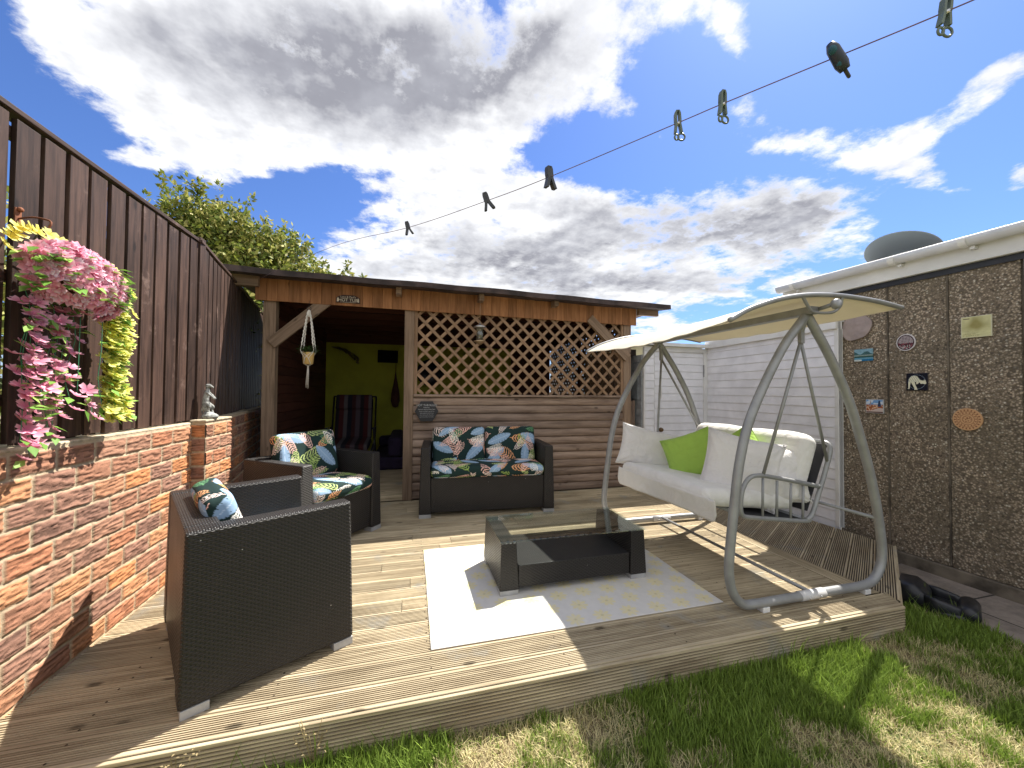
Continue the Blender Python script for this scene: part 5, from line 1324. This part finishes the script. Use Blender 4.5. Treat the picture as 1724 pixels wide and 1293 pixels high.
for a,b in (((-2.9,7.6,1.8),(-3.8,7.5,3.5)),((-2.88,7.6,2.0),(-2.0,7.55,3.2)),((-2.9,7.6,2.4),(-3.4,7.5,4.1)),((-2.88,7.6,2.3),(-2.5,7.5,3.8))): m.tube(arc([a,((a[0]+b[0])/2,a[1],(a[2]+b[2])/2+.1),b],3),[.05,.045,.04,.035,.03,.02,.012][:7],n=7)
rel(m.build('trunk',plain('bark',(.12,.085,.06),.9,bs=.8)),tr)
hd=empty('hedge',(-2.3,2.6,LZ),0,'leafy hedge glimpsed through the gaps of the tall fence','hedge')
crown('foliage',[(-2.25,y,z,.42,1.) for y in np.arange(.6,6.2,.55) for z in (.9,1.5,1.85)],15000,.07,gc,hd)
m=MB()
for y in np.arange(.6,6.2,.8): m.tube([(-2.25,y,LZ),(-2.25,y+.1,1.0),(-2.2,y,1.9)],[.03,.02,.01],n=6)
rel(m.build('stems',MT['inwood']),hd)
# ================================================================ GRASS
def grass(name,N,xr,yr,keep,hscale=1.):
    x=RN.uniform(*xr,N); y=RN.uniform(*yr,N)
    patch=fbm(x*2.3+3,y*2.3,3,11); fine=fbm(x*11,y*11,2,4)
    near_deck=np.clip((y-1.22)/.3,0,1); pathside=np.clip((x-2.55)/.4,0,1)
    tuft=np.exp(-((x-1.75)**2/.10+(y-1.27)**2/.02))+np.exp(-((x-2.25)**2/.05+(y-1.35)**2/.02))*.8
    g=np.clip((patch-.5)*2.8+.44+.50*near_deck+.7*pathside+.8*tuft+(fine-.5)*1.6,0,1)
    k=keep(x,y)&(RN.random(N)<(.50+.5*g)); x,y,g=x[k],y[k],g[k]; n=len(x)
    h=(.016+.040*g*RN.random(n)+.012*RN.random(n))*hscale; h*=1+.9*(RN.random(n)<.04)*g; h*=1+.7*np.clip((y-1.38)/.15,0,1)*RN.random(n)
    az=RN.uniform(0,6.283,n); lean=np.where(g<.35,1.5,.75)*RN.random(n)**.7
    wd=.0009+.0012*RN.random(n)*(.5+g)
    d=np.stack([np.cos(az),np.sin(az)],1); s=np.stack([-d[:,1],d[:,0]],1)
    B=np.stack([x,y,np.full(n,LZ)],1)
    def pt(t,w,zz): 
        q=B.copy(); q[:,:2]+=d*(h*lean*t**1.6)[:,None]+s*(wd*w)[:,None]; q[:,2]+=h*zz/np.sqrt(1+.5*lean**2); return q
    V=np.stack([pt(0,-1,0),pt(0,1,0),pt(.5,.85,.58),pt(.5,-.85,.58),pt(1,0,1)],1).reshape(-1,3)
    b=np.arange(n)*5
    F=[]; Q=np.stack([b,b+1,b+2,b+3],1); T=np.stack([b+3,b+2,b+4,b+4],1)
    dead=RN.random(n)>g*1.15+.08
    c=np.where(dead[:,None],np.array((.64,.56,.30))*(.6+.6*RN.random(n))[:,None],(np.array((.235,.35,.055))*(1-RN.random(n)[:,None]*.55)+np.array((.10,.12,.02))*(RN.random(n)**3)[:,None]))
    C=np.repeat(c,5,0)
    me=bpy.data.meshes.new(name); me.vertices.add(len(V)); me.vertices.foreach_set('co',V.astype(np.float32).ravel())
    li=np.concatenate([Q.ravel(),np.stack([b+3,b+2,b+4],1).ravel()]); me.loops.add(len(li)); me.loops.foreach_set('vertex_index',li.astype(np.int32))
    ls=np.concatenate([np.arange(n)*4,4*n+np.arange(n)*3]); lt=np.concatenate([np.full(n,4),np.full(n,3)])
    me.polygons.add(2*n); me.polygons.foreach_set('loop_start',ls.astype(np.int32)); me.polygons.foreach_set('loop_total',lt.astype(np.int32)); me.update(calc_edges=True)
    a=me.attributes.new('col','FLOAT_COLOR','POINT'); cc=np.ones((len(V),4),np.float32); cc[:,:3]=C; a.data.foreach_set('color',cc.ravel())
    me.materials.append(MT['grassm']); o=bpy.data.objects.new(name,me); COL.objects.link(o); return props(o,kind='stuff')
def keepg(x,y):
    edge=DY0-.012; diag=(y<edge)|((x>2.75)&((y-DY0)<(x-2.746)*.601-.02)&(x>2.76))
    return diag&(x<3.10+.13*np.clip((y+2)/3.6,0,1)+.03*(vn(y*9,y*0)-.5)*2+.0)
grass('grass',240000,(-1.4,3.3),(.5,1.72),keepg)
grass('grass',90000,(-1.4,3.3),(-1.2,.5),keepg,1.15)
# a few dry weeds rooted against the deck riser
for i,(x,lab) in enumerate(((-.32,'dry wispy weed growing up against the front of the deck by the armchair'),(-.72,'small dried seed head at the left end of the deck front'))):
    w=empty('weed',(x,DY0-.02,LZ),0,lab,'weed'); m=MB()
    for k in range(7 if i==0 else 4):
        a=random.uniform(-1,1); h=random.uniform(.11,.19) if i==0 else random.uniform(.12,.17); m.tube(arc([(0,0,0),(a*.02,-.01,h*.5),(a*.07,-.02+random.uniform(-.03,.05),h)],3),[.0012]*7,n=4)
    m.build('stalks',plain('straw',(.35,.27,.13),.9,bs=0),w)
    lv=[(Vector((random.uniform(-.06,.06),random.uniform(-.05,.02),random.uniform(.09,.17) if i==0 else random.uniform(.13,.17)))*(1 if i==0 else 1),(random.uniform(-1,1),random.uniform(-1,.5),random.uniform(-.2,1)),(0,0,1),.012,(.38,.30,.16)) for _ in range(26)]
    leaves('foliage',lv,w,MT['leaf'],loc=(0,0,0))
